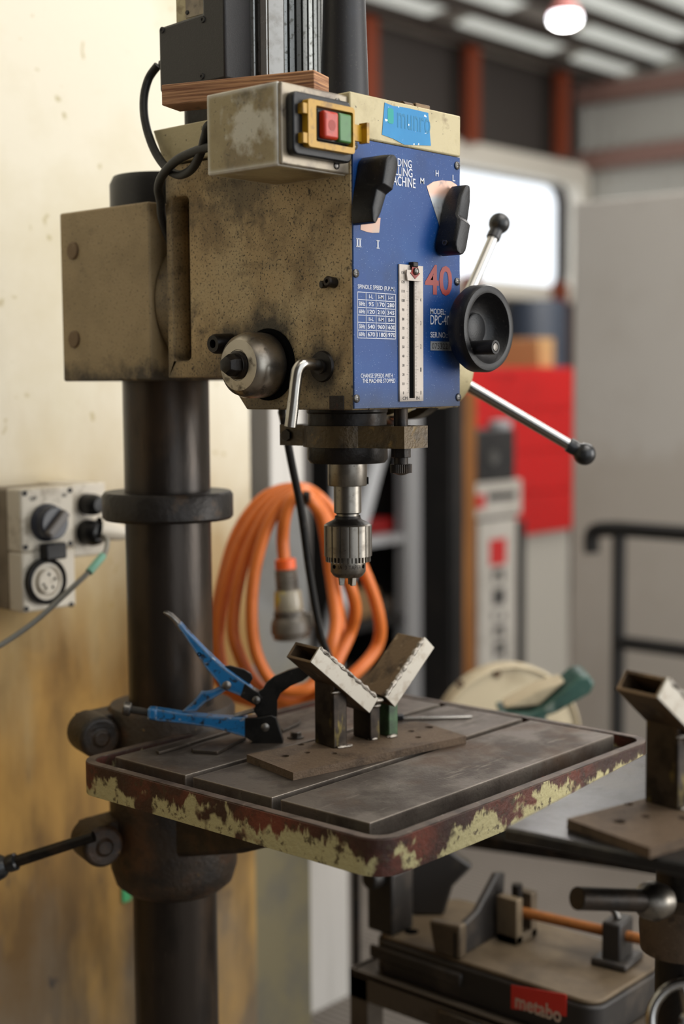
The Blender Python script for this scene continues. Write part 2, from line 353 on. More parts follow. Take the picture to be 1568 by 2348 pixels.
def holed(mb, outline, holes, o, ux, uy, un, t0, t1):
    """flat plate with real holes: a filled 2-D curve, extruded"""
    cu = bpy.data.curves.new('tmp', 'CURVE'); cu.dimensions = '2D'; cu.fill_mode = 'BOTH'; cu.extrude = .5
    for lp in [outline]+holes:
        sp = cu.splines.new('POLY'); sp.points.add(len(lp)-1); sp.use_cyclic_u = True
        for q, (a, b) in zip(sp.points, lp): q.co = (a*100, b*100, 0, 1)
    ob = bpy.data.objects.new('tmp', cu); C.objects.link(ob)
    dg = bpy.context.evaluated_depsgraph_get(); me = bpy.data.meshes.new_from_object(ob.evaluated_get(dg))
    o, ux, uy, un = V(o), V(ux), V(uy), V(un)
    bm = bmesh.new(); bm.from_mesh(me); bmesh.ops.remove_doubles(bm, verts=bm.verts, dist=1e-4); bm.verts.index_update()
    mb.add([o+ux*(q.co.x/100)+uy*(q.co.y/100)+un*(t0 if q.co.z < 0 else t1) for q in bm.verts], [tuple(q.index for q in f.verts) for f in bm.faces])
    bm.free(); bpy.data.objects.remove(ob); bpy.data.curves.remove(cu); bpy.data.meshes.remove(me)
    return mb
def lettering(mb, txt, o, ux, uy, un, x0, x1, z0, z1=None, bold=0.0, t=.0004):
    """text outline fitted into x0..x1 (and z0..z1) of the plane o,ux,uy"""
    cu = bpy.data.curves.new('tmp', 'FONT'); cu.body = txt; cu.size = 1; cu.offset = bold; cu.resolution_u = 3
    ob = bpy.data.objects.new('tmp', cu); C.objects.link(ob)
    dg = bpy.context.evaluated_depsgraph_get(); me = bpy.data.meshes.new_from_object(ob.evaluated_get(dg))
    co = [q.co for q in me.vertices]
    if co:
        ax, bx = min(q.x for q in co), max(q.x for q in co); ay, by = min(q.y for q in co), max(q.y for q in co)
        sx = (x1-x0)/max(bx-ax, 1e-6); sy = (z1-z0)/(by-ay) if z1 is not None else sx
        o, ux, uy, un = V(o), V(ux), V(uy), V(un)
        mb.add([o+ux*(x0+(q.x-ax)*sx)+uy*(z0+(q.y-ay)*sy)+un*t for q in co], [tuple(p.vertices) for p in me.polygons])
    bpy.data.objects.remove(ob); bpy.data.curves.remove(cu); bpy.data.meshes.remove(me)
    return mb
X_, Y_, Z_ = V((1, 0, 0)), V((0, 1, 0)), V((0, 0, 1))

# ================================================================== the setting
floor_m = mat('workshop_floor', '#7c746b', .6, 0, [
    dict(c='#6d655c', s=1.6, lo=.45, hi=.65, a=.6), dict(c='#5d564e', s=(14, 1, 1), k='wave', d=.4, lo=.45, hi=.8, a=.7),
    dict(c='#4b443c', s=9, lo=.6, hi=.72, a=.5)], bump=((14, 1, 1), .6, .4, 'wave'))
clad_dark = mat('dark_cladding', '#3e3732', .7, 0, [dict(c='#3a3532', s=(14, 1, 1), k='wave', d=.2, lo=.5, hi=.9, a=.6)])
clad_light = mat('pale_steel_cladding', '#b4b2aa', .5, .1)
roof_m = mat('roof_foil', '#cfcac2', .6, 0, [dict(c='#8c867e', s=(1.2, 3, 3), lo=.45, hi=.6, a=.7)])
purlin_m = mat('purlin_steel', '#453c36', .6, .2)
rust_red = mat('red_oxide_steel', '#7a3315', .55, 0, [dict(c='#6e2c16', s=6, lo=.5, hi=.65, a=.6)])
girt_m = mat('faded_red_girt', '#8a6a60', .6)
sheet_lit = mat('translucent_roof_sheet', '#e8ece6', .5, 0, emit=('#eef2ea', .5))
white_frame = mat('window_frame_paint', '#d9d2c4', .5)
struct(MB().box(-4, 9.2, -6, 5.2, -.1, 0).build('floor', floor_m), 'grey brown workshop floor with fine ribbed pattern')
struct(MB().box(-3.2, .642, .82, .97, 0, 4.2).build('wall_left', concrete, origin=(0, .82, 0)), 'cream concrete wall with ochre stains near the bottom')
FY = 4.32
a = onY(960, 400, FY); b = onY(1306, 430, FY); zt = onY(1180, 405, FY).z; zb = onY(1180, 652, FY).z
wl = holed(MB(), [(-4, 0), (8.3, 0), (8.3, 4.2), (-4, 4.2)], [rrect(a.x, b.x, zb, zt, .12)], (0, FY, 0), X_, Z_, Y_, 0, .12).build('wall_far', clad_dark, origin=(0, FY, 0))
struct(wl, 'dark clad far wall with a large bright opening')
wf = holed(MB(), rrect(a.x-.14, b.x+.1, zb-.10, zt+.14, .1), [rrect(a.x, b.x, zb, zt, .12)], (0, FY-.04, 0), X_, Z_, Y_, -.06, .05).build('window_1', white_frame)
struct(wf, 'cream frame of the bright far opening')
# far right cladding, ribbed
rx = onY(1332, 300, FY).x
pr_ = []; n = 300
for i in range(n):
    y = -3.2+(FY+3.2)*i/(n-1); pr_.append((y, .0 if (i//2) % 2 else .035))
vs = [(rx+d, y, z) for y, d in pr_ for z in (0, 4.6)]
wr = MB().add(vs, [(2*i, 2*i+2, 2*i+3, 2*i+1) for i in range(n-1)])
struct(wr.build('wall_right', clad_light, ang=20), 'pale ribbed steel cladding on the right far wall')
for i, v in enumerate((205, 360)):
    zc = onX(1450, v, rx).z
    struct(MB().box(rx-.09, rx-.002, -3, FY-.01, zc-.06, zc+.06).build('trim_%d' % (i+1), girt_m), 'faded red girt along the pale cladding')
# the roof: foil sheets, purlins, translucent sheets
zE = onY(1100, 120, FY).z
def rz(y): return zE + (FY-y)*.12
sl = V((0, -1, .12)).normalized(); nr = V((0, .12, 1)).normalized()
ce = MB().prism([(-4, 0), (9.2, 0), (9.2, 8.4), (-4, 8.4)], (0, FY+.3, rz(FY+.3)), X_, sl, nr, .0, .05).build('ceiling', roof_m)
struct(ce, 'pale foil lined roof sloping up from the far wall')
for i in range(13):
    y = FY-.22-i*.31
    struct(MB().obox((2.6, y, rz(y)-.035), X_, sl, nr, 6.4, .035, .03).build('purlin', purlin_m), 'steel roof purlin')
lights_ = []
for i in range(11):
    y, x = 3.95-.31*i, 2.0+.5*random.random()
    while x < 7.2:
        ln_ = .5+random.random()*.9; lights_.append((x, x+ln_, y)); x += ln_+.25+random.random()*.5
for i, (x0, x1, y) in enumerate(lights_):
    struct(MB().obox(((x0+x1)/2, y, rz(y)-.02), X_, sl, nr, (x1-x0)/2, .085, .008).build('rooflight_sheet', sheet_lit), 'bright translucent roof sheet')
wb = struct(MB().box(-4.1, -4, -6, 5.2, 0, 5.4).build('wall_back', clad_dark), 'unseen dark wall behind the camera, closed to cut light')  # unseen wall, made tall and dark to cut light on the machine
def ibeam(x, y0, y1, za, zb):
    return MB().box(x-.05, x+.05, y1-.05, y1, za, zb).box(x-.062, x+.062, y1-.06, y1-.05, za, zb)
for i, u in enumerate((1097, 862, 1303)):
    p = onY(u, 300, FY-.2)
    co_ = root('steel_column', (p.x, FY-.22, 0), '', 'column', group='red oxide columns on the far wall')
    ibeam(p.x, FY-.33, FY-.11, zt+.12 if i < 2 else zt+.15, zE+.0).build('upper_shaft', rust_red, co_)  # column left out across the opening, its glare put into the shape
    ibeam(p.x, FY-.33, FY-.11, 0, zb+.02).build('lower_shaft', rust_red, co_)
    tag(co_, ('red oxide steel column above and below the middle of the bright opening', 'red oxide steel column just right of the black spindle tube', 'red oxide steel column at the far corner by the pale cladding')[i], 'column', 'red oxide columns on the far wall')

# ================================================================== the drill press
D = root('drill_press', (.104, .447, 0), 'large pedestal drill press with blue speed panel and tan head on a dark column', 'drill press')
W = .208
AX = V((.104, .447, 0))
mb = MB().prism(rrect(-.12, .33, .1, .72, .04), (0, 0, 0), X_, Y_, Z_, 0, .06); mb.build('base_plate', bracket_m, D, .01)
MB().lathe(AX, Z_, [(0, .05), (.085, .05), (.085, .1), (.062, .13), (.062, 1.74), (0, 1.74)], 64).build('column', column_m, D)
MB().lathe(AX, Z_, [(.06, 1.287), (.091, 1.287), (.0945, 1.291), (.0945, 1.322), (.091, 1.327), (.06, 1.327)], 64).build('column_ring', ring_m, D)
MB().lathe(AX, Z_, [(0, 1.72), (.074, 1.72), (.074, 1.762), (.069, 1.7725), (0, 1.7735)], 64).build('column_cap', tube_black, D)
blk = MB().box(-.001, .209, .3565, .5474, 1.486, 1.7228).build('clamp_block', block_paint, D, .003)
for q in ((168, 575), (171, 778)):
    p = onX(*q, -.001)
    MB().lathe((-.0005, p.y, p.z), -X_, [(0, 0), (.0125, 0), (.0125, .002), (.0105, .0035), (0, .0035)], 12).build('bolt_plug', jig_rail_m, blk)
MB().lathe((.104, .318, 1.592), Y_, [(.09, 0), (.102, .004), (.102, .03), (.096, .04)], 64).build('swivel_flange', cast, D)
# head casting with a real slot in its side
prof = [(0, 1.4485), (.177, 1.4485), (.193, 1.467), (.216, 1.489), (.3235, 1.489), (.3225, 1.7645), (0, 1.7645)]
hm = MB().prism(prof, (0, 0, 0), Y_, Z_, X_, .03, W)
holed(hm, prof, [rrect(.2785, .3115, 1.5115, 1.7235, .007)], (0, 0, 0), Y_, Z_, X_, 0, .03)
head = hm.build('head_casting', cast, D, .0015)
MB().lathe((.03, .285, 1.585), -X_, [(0, 0), (.01, 0), (.01, .012), (0, .012)], 6).build('slot_bolt', zinc, head)
MB().box(-.0012, .002, .013, .036, 1.4487, 1.4655).build('rust_tab', trough_m, head, .0008)
lid = MB().prism([(-.003, 1.7645), (.3205, 1.768), (.3415, 1.8125), (-.003, 1.8155)], (0, 0, 0), Y_, Z_, X_, -.004, W).build('lid', lid_paint, D, .002)
# tape on the lid
PO = V((0, -.0033, 0))
def xz(u, v, y=0): p = onY(u, v, y); return (p.x, p.z)
tp = [xz(*q, -.003) for q in ((881, 235), (900, 243), (930, 247), (981, 259), (987, 334), (926, 332), (900, 318), (875, 309))]
tape_o = MB().prism(tp[::-1], PO, X_, Z_, -Y_, 0, .0003).build('blue_tape', tape, lid)
a = xz(882, 265); MB().prism(rrect(a[0]+.001, a[0]+.012, a[1]-.009, a[1]+.009, .003), PO, X_, Z_, -Y_, .0003, .0005).build('green_mark', tape_green, tape_o)
t_ = MB(); lettering(t_, 'munro', PO, X_, Z_, -Y_, a[0]+.019, a[0]+.083, a[1]-.012, a[1]+.006, t=.0005)
t_.build('faded_lettering', tape_faint, tape_o)
q0, q1 = onY(922, 240, .03), onY(978, 246, .03)
MB().box(q0.x-.03, q0.x+.004, .026, .036, 1.815, 1.8185).build('clip_tongue', ironk, lid, .0005)
MB().cyl((q0.x, .031, 1.8215), (q0.x+.018, .031, 1.8215), .0062, n=20).build('clip_barrel', jig_rail_m, lid)
MB().box(q0.x+.02, q1.x, .024, .038, 1.814, 1.828).build('clip_block', jig_rail_m, lid, .0015)

# ---- blue front panel
pan = MB().box(.0008, .2072, -.0025, 0, 1.4502, 1.7635).build('front_panel', blue, D, .0004)
FO = V((0, -.0026, 0))
def ptext(txt, u0, v0, u1, v1, m=white_t, bold=0.0, name='lettering'):
    a, b = xz(u0, v0, -.0026), xz(u1, v1, -.0026)
    k = MB(); lettering(k, txt, FO, X_, Z_, -Y_, a[0], b[0], a[1], b[1], bold); return k.build(name, m, pan)
def ptextz(txt, x0, z0, x1, z1, m=white_t, bold=0.0, name='lettering', par=None, t=.0004):
    k = MB(); lettering(k, txt, FO, X_, Z_, -Y_, x0, x1, z0, z1, bold, t); return k.build(name, m, par or pan)
ptext('DING', 911, 381, 943, 368, bold=.01); ptext('LLING', 905, 401, 945, 388, bold=.01); ptext('ACHINE', 900, 424, 952, 410, bold=.01)
def serif(us, v0, v1, wd):
    k = MB()
    a = xz(us[0], v0, -.0026); b = xz(us[-1], v1, -.0026)
    for u in us:
        x = xz(u, v0, -.0026)[0]; k.prism([(x-.0011, a[1]), (x+.0011, a[1]), (x+.0011, b[1]), (x-.0011, b[1])], FO, X_, Z_, -Y_, 0, .0004)
    for z in (a[1], b[1]):
        k.prism([(a[0]-wd, z-.0005), (b[0]+wd, z-.0005), (b[0]+wd, z+.0005), (a[0]-wd, z+.0005)], FO, X_, Z_, -Y_, 0, .0004)
    k.build('roman_numeral', white_t, pan)
serif((819, 825), 565, 548, .0022); serif((866,), 569, 552, .0026)
ptext('M', 963, 421, 972, 409, bold=.01); ptext('H', 998, 404, 1005, 391, bold=.01); ptext('L', 1037, 415, 1043, 402, bold=.01)
ptext('40', 974, 675, 1036, 611, red_t, .02)
ptextz('MODEL:', .1455, 1.5655, .176, 1.5725, bold=.005); ptextz('DPC-40DS', .1455, 1.5525, .199, 1.5645)
ptextz('SER.NO.:', .1455, 1.5365, .180, 1.5435, bold=.005)
sn = MB().prism([(.1455, 1.5205), (.1925, 1.5205), (.1925, 1.5318), (.1455, 1.5318)], FO, X_, Z_, -Y_, 0, .0005).build('serial_plate', silver_t, pan)
ptextz('0753221', .148, 1.5225, .184, 1.5295, ink, t=.0007, name='stamped_number')
ptextz('CHANGE SPEEDS WITH', .012, 1.4865, .071, 1.4915, bold=.01); ptextz('THE MACHINE STOPPED', .015, 1.4805, .076, 1.4855, bold=.01)
ptextz('SPINDLE SPEED (R.P.M.)', .0075, 1.5893, .0765, 1.5957, bold=.005)
cx_ = [.0072+.0700*q for q in (0, .217, .477, .737, 1)]; rz_ = [1.5868-.0536*q for q in (0, .164, .334, .5, .658, .829, 1)]
g = MB(); lw = .00035
for x in cx_: g.prism([(x-lw, rz_[-1]), (x+lw, rz_[-1]), (x+lw, rz_[0]), (x-lw, rz_[0])], FO, X_, Z_, -Y_, 0, .0003)
for z in rz_: g.prism([(cx_[0], z-lw), (cx_[-1], z-lw), (cx_[-1], z+lw), (cx_[0], z+lw)], FO, X_, Z_, -Y_, 0, .0003)
g.build('speed_table_grid', white_t, pan)
rows = [('', 'I-L', 'I-M', 'I-H'), ('50Hz', '95', '170', '280'), ('60Hz', '120', '210', '345'), ('', 'II-L', 'II-M', 'II-H'), ('50Hz', '540', '960', '1600'), ('60Hz', '670', '1180', '1970')]
for r, row in enumerate(rows):
    for c_, tx in enumerate(row):
        if not tx: continue
        x0, x1, z1, z0 = cx_[c_], cx_[c_+1], rz_[r], rz_[r+1]
        cw = {'95': .5, 'I-L': .42, 'I-M': .5, 'I-H': .48}.get(tx, .72 if tx[0] in '0123456789' or '-' not in tx else .5)
        if len(tx) == 4 and tx.isdigit(): cw = .88
        mxx = (x0+x1)/2; hw = (x1-x0)*cw/2
        ptextz(tx, mxx-hw, z0+.0021, mxx+hw, z1-.0021, bold=.015)
# selector fans printed on the panel
ax_, az_ = xz(1010, 560); r0 = .0735
fan = [(ax_, az_)] + [(ax_+r0*math.cos(R(t)), az_+r0*math.sin(R(t))) for t in range(62, 119, 7)]
p1 = xz(973.6, 427); p2 = xz(1042, 424); top = xz(1008, 414)
fan = [xz(1012, 545), xz(1045, 428), p2, xz(1030, 416), top, xz(990, 417), p1]
MB().prism(fan, FO, X_, Z_, -Y_, 0, .0004).build('speed_fan', silver_t, pan)
fan2 = [xz(824, 500), xz(868, 500), xz(865, 534), xz(850, 534.5), xz(836, 532), xz(822, 527)]
MB().prism(fan2, FO, X_, Z_, -Y_, 0, .0004).build('range_fan', pink_t, pan)
for q in ((812, 334), (1047, 380), (815, 627), (1047, 646), (817, 914), (1050, 911)):
    x, z = xz(*q, -.0026)
    s_ = MB().lathe((x, -.0026, z), -Y_, [(.0052, 0), (.0048, .0016), (.003, .0028), (0, .003)], 16).build('panel_screw', zinc, pan)
    k = MB().box(x-.0028, x+.0028, -.0058, -.0048, z-.0005, z+.0005).box(x-.0005, x+.0005, -.0058, -.0048, z-.0028, z+.0028); k.build('screw_slot', ink, pan)

# ---- depth scale with slot and pointer
sc = holed(MB(), [(.0825, 1.4577), (.1285, 1.4577), (.1285, 1.6233), (.0825, 1.6233)], [[(.1008, 1.4615), (.1118, 1.4615), (.1118, 1.614), (.1008, 1.614)]], FO, X_, Z_, -Y_, 0, .0022).build('depth_scale', scale_m, D)
MB().prism([(.1, 1.461), (.1125, 1.461), (.1125, 1.615), (.1, 1.615)], FO, X_, Z_, -Y_, 0, .0003).build('depth_slot', slot_m, D)
tk = MB(); SO = FO - Y_*.0022
z_0, z_130 = 1.468, 1.6135
for i in range(131):
    z = z_0+(z_130-z_0)*i/130; l = .0045 if i % 10 == 0 else (.0034 if i % 5 == 0 else .0024)
    tk.prism([(.1003-l, z-.00014), (.1003, z-.00014), (.1003, z+.00014), (.1003-l, z+.00014)], SO, X_, Z_, -Y_, 0, .0002)
for i in range(81):
    z = z_0+(1.6105-z_0)*i/80; l = .0065 if i % 16 == 0 else (.0045 if i % 8 == 0 else .003)
    tk.prism([(.1123, z-.00014), (.1123+l, z-.00014), (.1123+l, z+.00014), (.1123, z+.00014)], SO, X_, Z_, -Y_, 0, .0002)
tk.build('scale_ticks', ink, sc)
k = MB()
for i in range(0, 14):
    z = z_0+(z_130-z_0)*i/13; s_ = str(i*10); wd = .0019*len(s_)
    lettering(k, s_, SO, X_, Z_, -Y_, .0895-wd/2-.0002, .0895+wd/2, z-.0017, z+.0017, .01, .0002)
for i in range(0, 6):
    z = z_0+(1.6105-z_0)*i/5; lettering(k, str(i), SO, X_, Z_, -Y_, .1225, .1247, z-.0025, z+.0025, .0, .0002)
lettering(k, 'CM', SO, X_, Z_, -Y_, .088, .097, 1.4595, 1.4635, 0, .0002); lettering(k, 'IN', SO, X_, Z_, -Y_, .1145, .1205, 1.4595, 1.4635, 0, .0002)
k.build('scale_numbers', ink, sc)
ptr = MB().prism([(.0935, 1.604), (.1205, 1.604), (.1225, 1.612), (.1215, 1.617), (.0925, 1.617), (.092, 1.612)], FO, X_, Z_, -Y_, .004, .006).build('depth_pointer', scale_m, D, .0003)
MB().prism([(.1075, 1.6065), (.117, 1.6135), (.1145, 1.6145), (.1135, 1.62), (.1075, 1.624), (.1015, 1.62), (.1005, 1.6145), (.098, 1.6135)], FO, X_, Z_, -Y_, .006, .0068).build('red_arrow', red_t, ptr)
MB().lathe((.1075, -.0094, 1.6155), -Y_, [(.0045, 0), (.0042, .0025), (.0025, .0038), (0, .004)], 16).build('pointer_screw', zinc, ptr)
MB().box(.1025, .1125, -.0105, -.0026, 1.6205, 1.627).build('pointer_clip', ironk, ptr, .0012)

# ---- gear levers
def lever(name, x0, z0, x1, z1, r0, r1, yb, d0, d1, fr, fl=1):
    """a handle: hub end (x0,z0) with radius r0, finger end (x1,z1) with radius r1, height d0 at the hub, d1 at the finger"""
    a = V((x0, 0, z0)); b = V((x1, 0, z1)); u = (b-a).normalized(); p = V((u.z, 0, -u.x)); L_ = (b-a).length
    sec = []; n = 14
    st = [(-r0, .25), (-r0*.85, .62), (-r0*.4, .95), (0, 1), (L_*.42, .93), (L_*.47, .8), (L_*.52, .72), (L_*.9, .66), (L_+r1*.6, .58), (L_+r1, .3)]
    m_ = MB(); rings = []
    for t, wf in st:
        c_ = a+u*t; hw = (r0*(1-max(0, min(1, t/L_)))+r1*max(0, min(1, t/L_)))*(wf if t < 0 or t > L_ else 1.0)
        k_ = max(0, min(1, (t-L_*.42)/(L_*.12))); dep = d0*(1-k_)+d1*k_
        ring = []
        for (q, y) in ((-1, 0), (-1, .82), (-.78, .97), (-.4, 1), (.4, 1), (.78, .97), (1, .82), (1, 0)):
            pt = c_+p*(q*hw); ring.append((pt.x, yb-y*dep, pt.z))
        rings.append(ring)
    vs = [q for rg in rings for q in rg]; k8 = 8; fs = []
    for i in range(len(rings)-1):
        for j in range(k8):
            q = (j+1) % k8; fs.append((i*k8+j, i*k8+q, (i+1)*k8+q, (i+1)*k8+j))
    fs += [tuple(range(k8)), tuple(range((len(rings)-1)*k8, len(rings)*k8))[::-1]]
    m_.add(vs, fs); return m_.build(name, black_p, D, .0012, ang=40)
lv = lever('range_lever', .0215, 1.7285, .004, 1.673, .0135, .0095, -.003, .042, .032, 1)
rv_ = lever('speed_lever', .1660, 1.6515, .1855, 1.7135, .0135, .0115, -.006, .031, .024, 1)
x, z = xz(1020, 543, -.03); MB().lathe((.1515, -.022, 1.652), V((-1, -.25, 0)), [(.0032, 0), (.0032, .0035), (.0018, .0035), (.0018, .0015), (0, .0015)], 14).build('set_screw', zinc, rv_)

# ---- switch box on the side
sb = MB().box(-.1155, -.001, .006, .1195, 1.7205, 1.8115).build('switch_box', box_paint, D, .0022, 3)
cp = MB().box(-.1145, -.0015, .001, .0065, 1.7213, 1.8107).build('cover_plate', plate_grey, sb, .002)
for q in ((773, 234), (771, 380)):
    x, z = xz(*q, .001); MB().lathe((x, .001, z), -Y_, [(.0045, 0), (.0042, .0015), (.002, .0026), (0, .0026)], 14).build('cover_screw', zinc, sb)
MB().prism(rrect(-.108, -.0105, 1.7315, 1.8005, .008), (0, 0, 0), X_, Z_, -Y_, 0, .011).build('switch_base', black_p, sb, .002)
yg = holed(MB(), rrect(-.0935, -.0155, 1.7405, 1.7925, .004), [rrect(-.0805, -.0185, 1.7475, 1.7865, .002)], (0, 0, 0), X_, Z_, -Y_, .009, .020)
yg.box(-.1005, -.0935, -.019, -.010, 1.744, 1.755).box(-.1005, -.0935, -.019, -.010, 1.776, 1.787)
yg.box(-.0165, .0015, -.016, -.012, 1.757, 1.7755).box(.001, .0055, -.024, -.012, 1.755, 1.778)
yg.build('yellow_guard', yellow, sb, .001)
MB().box(-.0745, -.0205, -.016, -.010, 1.7505, 1.784).build('button_bezel', black_p, sb, .001)
rb_ = MB().box(-.0715, -.0475, -.0245, -.014, 1.752, 1.7825).build('red_button', redb, sb, .003)
MB().prism(circ(-.0595, 1.767, .006, 20), (0, 0, 0), X_, Z_, -Y_, .0243, .0247).build('button_ring', mat('button_mark', '#8d2b1c', .5), sb)
MB().box(-.0435, -.0225, -.0215, -.014, 1.7515, 1.7835).build('green_button', greenb, sb, .002)

# ---- left side: spring cap, crank rod, studs
sc_ = MB().lathe((0, .140, 1.503), -X_, [(.030, 0), (.0395, .006), (.0402, .012), (.0402, .034), (.037, .044), (.031, .0495), (.019, .051), (.0185, .0505), (0, .0505)], 64).build('spring_cap', cap_m, D)
MB().lathe((0, .136, 1.504), -X_, [(.0, 0), (.044, 0), (.0445, .003), (.0405, .006), (0, .006)], 48).build('cap_recess_shade', slot_m, D)  # black disc stands in for the shaded recess behind the cap
MB().lathe((-.05, .140, 1.503), -X_, [(.0175, 0), (.0175, .003), (.015, .0045), (.0148, .006), (0, .006)], 36).build('cap_washer', ironk, sc_)
MB().lathe((-.0555, .140, 1.503), -X_, [(.0138, 0), (.0138, .010), (.0105, .016), (.006, .0175), (0, .0175)], 6).build('cap_nut', ironk, sc_, .0008)
cr_ = spline([(.002, .05, 1.5025), (-.012, .05, 1.503), (-.024, .05, 1.5035), (-.0325, .0505, 1.5025), (-.0375, .0525, 1.496), (-.0388, .0545, 1.485), (-.0395, .058, 1.46), (-.0405, .0625, 1.4295)], 8)
MB().tube(cr_, .0073, 20).build('crank_rod', steel, D, .001)
MB().lathe((0, .0475, 1.5005), -X_, [(0, 0), (.019, 0), (.0175, .003), (.009, .004), (.009, .007), (0, .007)], 28).build('rod_socket', ironk, D)
MB().lathe((0, .205, 1.5315), V((-1, .02, -.03)), [(.013, 0), (.0125, .026), (.0105, .03), (.0055, .03), (.0055, .022), (0, .022)], 20).build('stud_bolt', ironk, D)
MB().lathe((0, .027, 1.5985), V((-1, 0, .1)), [(.0065, 0), (.0065, .012), (.005, .014), (.0025, .014), (.0025, .008), (0, .008)], 16).build('side_set_screw', ironk, D)
MB().lathe((0, .0395, 1.5975), V((-1, .3, -.1)), [(.0045, 0), (.0045, .008), (0, .009)], 6).build('side_set_screw', ironk, D)

# ---- motor, terminal box, cover tube, cables
MO = V((.104, .232, 0))
MB().prism(rrect(.02, .188, .148, .318, .02), (0, 0, 0), X_, Y_, Z_, 1.813, 1.852).build('motor_flange', ironk, D, .004)
mot = MB().lathe(MO, Z_, [(0, 1.85), (.062, 1.85), (.066, 1.86), (.066, 2.16), (.05, 2.18), (0, 2.18)], 64).build('motor', alu, D)
for i in range(48):
    t = i*7.5
    if 203 < t < 239: continue
    d = V((math.cos(R(t)), math.sin(R(t)), 0)); n_ = V((-d.y, d.x, 0))
    MB().prism([(.064, -.0040), (.0745, -.0032), (.0745, .0032), (.064, .0040)], MO, d, n_, Z_, 1.853, 2.15).build('fin', alu, mot)
for t, hw, r1, mm in ((207, .006, .078, alu), (219.5, .0055, .0785, steel), (231, .011, .0775, steel)):
    d = V((math.cos(R(t)), math.sin(R(t)), 0)); n_ = V((-d.y, d.x, 0))
    MB().prism([(.06, -hw), (r1, -hw), (r1, hw), (.06, hw)], MO, d, n_, Z_, 1.853, 2.15).build('motor_pad', mm, mot, .002)
tb = MB().prism([(.194, 1.8565), (.317, 1.8565), (.3175, 1.9385), (.2345, 1.9425), (.2345, 2.06), (.194, 2.06)], (0, 0, 0), Y_, Z_, X_, -.012, .034).build('terminal_box', box_black, D, .0035)
for q in ((372, 69), (465, 45), (463, 175)):
    p = onX(*q, -.012); MB().lathe((-.012, p.y, p.z), -X_, [(.0042, 0), (.0038, .0014), (.0018, .0014), (.0018, .0005), (0, .0005)], 14).build('box_screw', ink, tb)
MB().box(.0, .03, .236, .297, 1.935, 2.06).build('nameplate_box', lid_paint, D, .002)
np_ = MB().box(-.001, 0, .2365, .277, 1.9455, 2.05); np_.build('nameplate', plate_grey, D)
p = onX(451, 23, -.0015); MB().lathe((-.001, p.y+.018, p.z), -X_, [(.003, 0), (.0025, .0015), (0, .0015)], 12).build('nameplate_rivet', ink, D)
MB().lathe((.104, .1, 1.812), Z_, [(.0315, 0), (.0305, .01), (.0262, .16), (.022, .3), (0, .3)], 48).build('spindle_cover', tube_black, D)
p = onX(366, 150, .008)
MB().cyl((.008, .314, p.z+.003), (.008, .333, p.z-.002), .0085, n=8).build('cable_gland', black_p, D, .0008)
c1 = [onX(u, v, x) for u, v, x in ((362, 150, .008), (341, 180, .004), (330, 225, -.004), (333, 280, -.012), (352, 340, -.018), (380, 383, -.022), (410, 401, -.028), (440, 387, -.036), (460, 350, -.045), (471, 310, -.05), (484, 284, -.052))]+[V((-.05, .119, 1.803))]
MB().tube(spline(c1, 8), .0056, 14).build('motor_cable', black_r, D)
c2 = [V((-.055, .119, 1.765))]+[onX(u, v, x) for u, v, x in ((486, 336, -.05), (440, 350, -.045), (402, 370, -.04), (374, 400, -.032), (363, 430, -.022), (368, 462, -.008))]+[V((.012, .340, 1.69)), V((.05, .340, 1.62))]
MB().tube(spline(c2, 8), .0058, 14).build('switch_cable', black_r, D)
c3 = [V((.15, .25, 1.47)), atD(647, 940, 1.96), atD(650, 962, 1.985), atD(668, 1060, 2.03), atD(690, 1170, 2.08), atD(709, 1310, 2.13), atD(730, 1430, 2.17), atD(748, 1490, 2.2), atD(790, 1580, 2.26), V((.62, .45, .8)), V((.66, .52, .4)), V((.5, .55, .03))]
MB().tube(spline(c3, 8), .0058, 14).build('hanging_cable', black_r, D)

# ---- quill, clamp, depth rod, spindle, chuck
SP = V((.104, .1, 0))
MB().lathe(SP, Z_, [(0, 1.45), (.052, 1.45), (.052, 1.444), (.0505, 1.442), (.0505, 1.426), (0, 1.426)], 56).build('quill_collar', ironk, D)
ol = []
for t in range(-55, 236, 10): ol.append((.104+.057*math.cos(R(t)), .1+.057*math.sin(R(t))))
ol = [(.104+.057*math.cos(R(t)), .1+.057*math.sin(R(t))) for t in range(-55, 66, 10)] + [(.126, .196), (.079, .196)] + [(.104+.057*math.cos(R(t)), .1+.057*math.sin(R(t))) for t in range(115, 236, 10)] + [(.076, .024), (.082, -.012), (.128, -.012), (.132, .03)]
qc = holed(MB(), ol, [rrect(.092, .122, -.004, .028, .003)], (0, 0, 0), X_, Y_, Z_, 1.4095, 1.4272)
qc.prism(ol, (0, 0, 0), X_, Y_, Z_, 1.4, 1.4095)
qcl = qc.build('quill_clamp', clamp_brass, D)
MB().cyl((.0755, .182, 1.4135), (.079, .182, 1.4135), .008, n=6).build('pinch_bolt', ironk, qcl)
MB().lathe(SP, Z_, [(0, 1.401), (.0515, 1.401), (.0515, 1.384), (.048, 1.379), (0, 1.379)], 56).build('quill_nose', ironk, D)
dr = V((.106, .013, 0))
MB().cyl(dr+Z_*1.37, dr+Z_*1.45, .0088, n=24).build('depth_rod', ironk, D)
MB().lathe(dr, Z_, [(0, 1.41), (.0125, 1.41), (.0125, 1.424), (0, 1.424)], 6).build('rod_nut', ironk, D, .0006)
MB().lathe(dr, Z_, [(0, 1.388), (.0125, 1.388), (.0125, 1.4), (0, 1.4)], 6).build('rod_nut', ironk, D, .0006)
kn = MB(); kp = []
for i in range(72): kp.append(((.0138 if i % 2 else .0131)*math.cos(R(i*5)), (.0138 if i % 2 else .0131)*math.sin(R(i*5))))
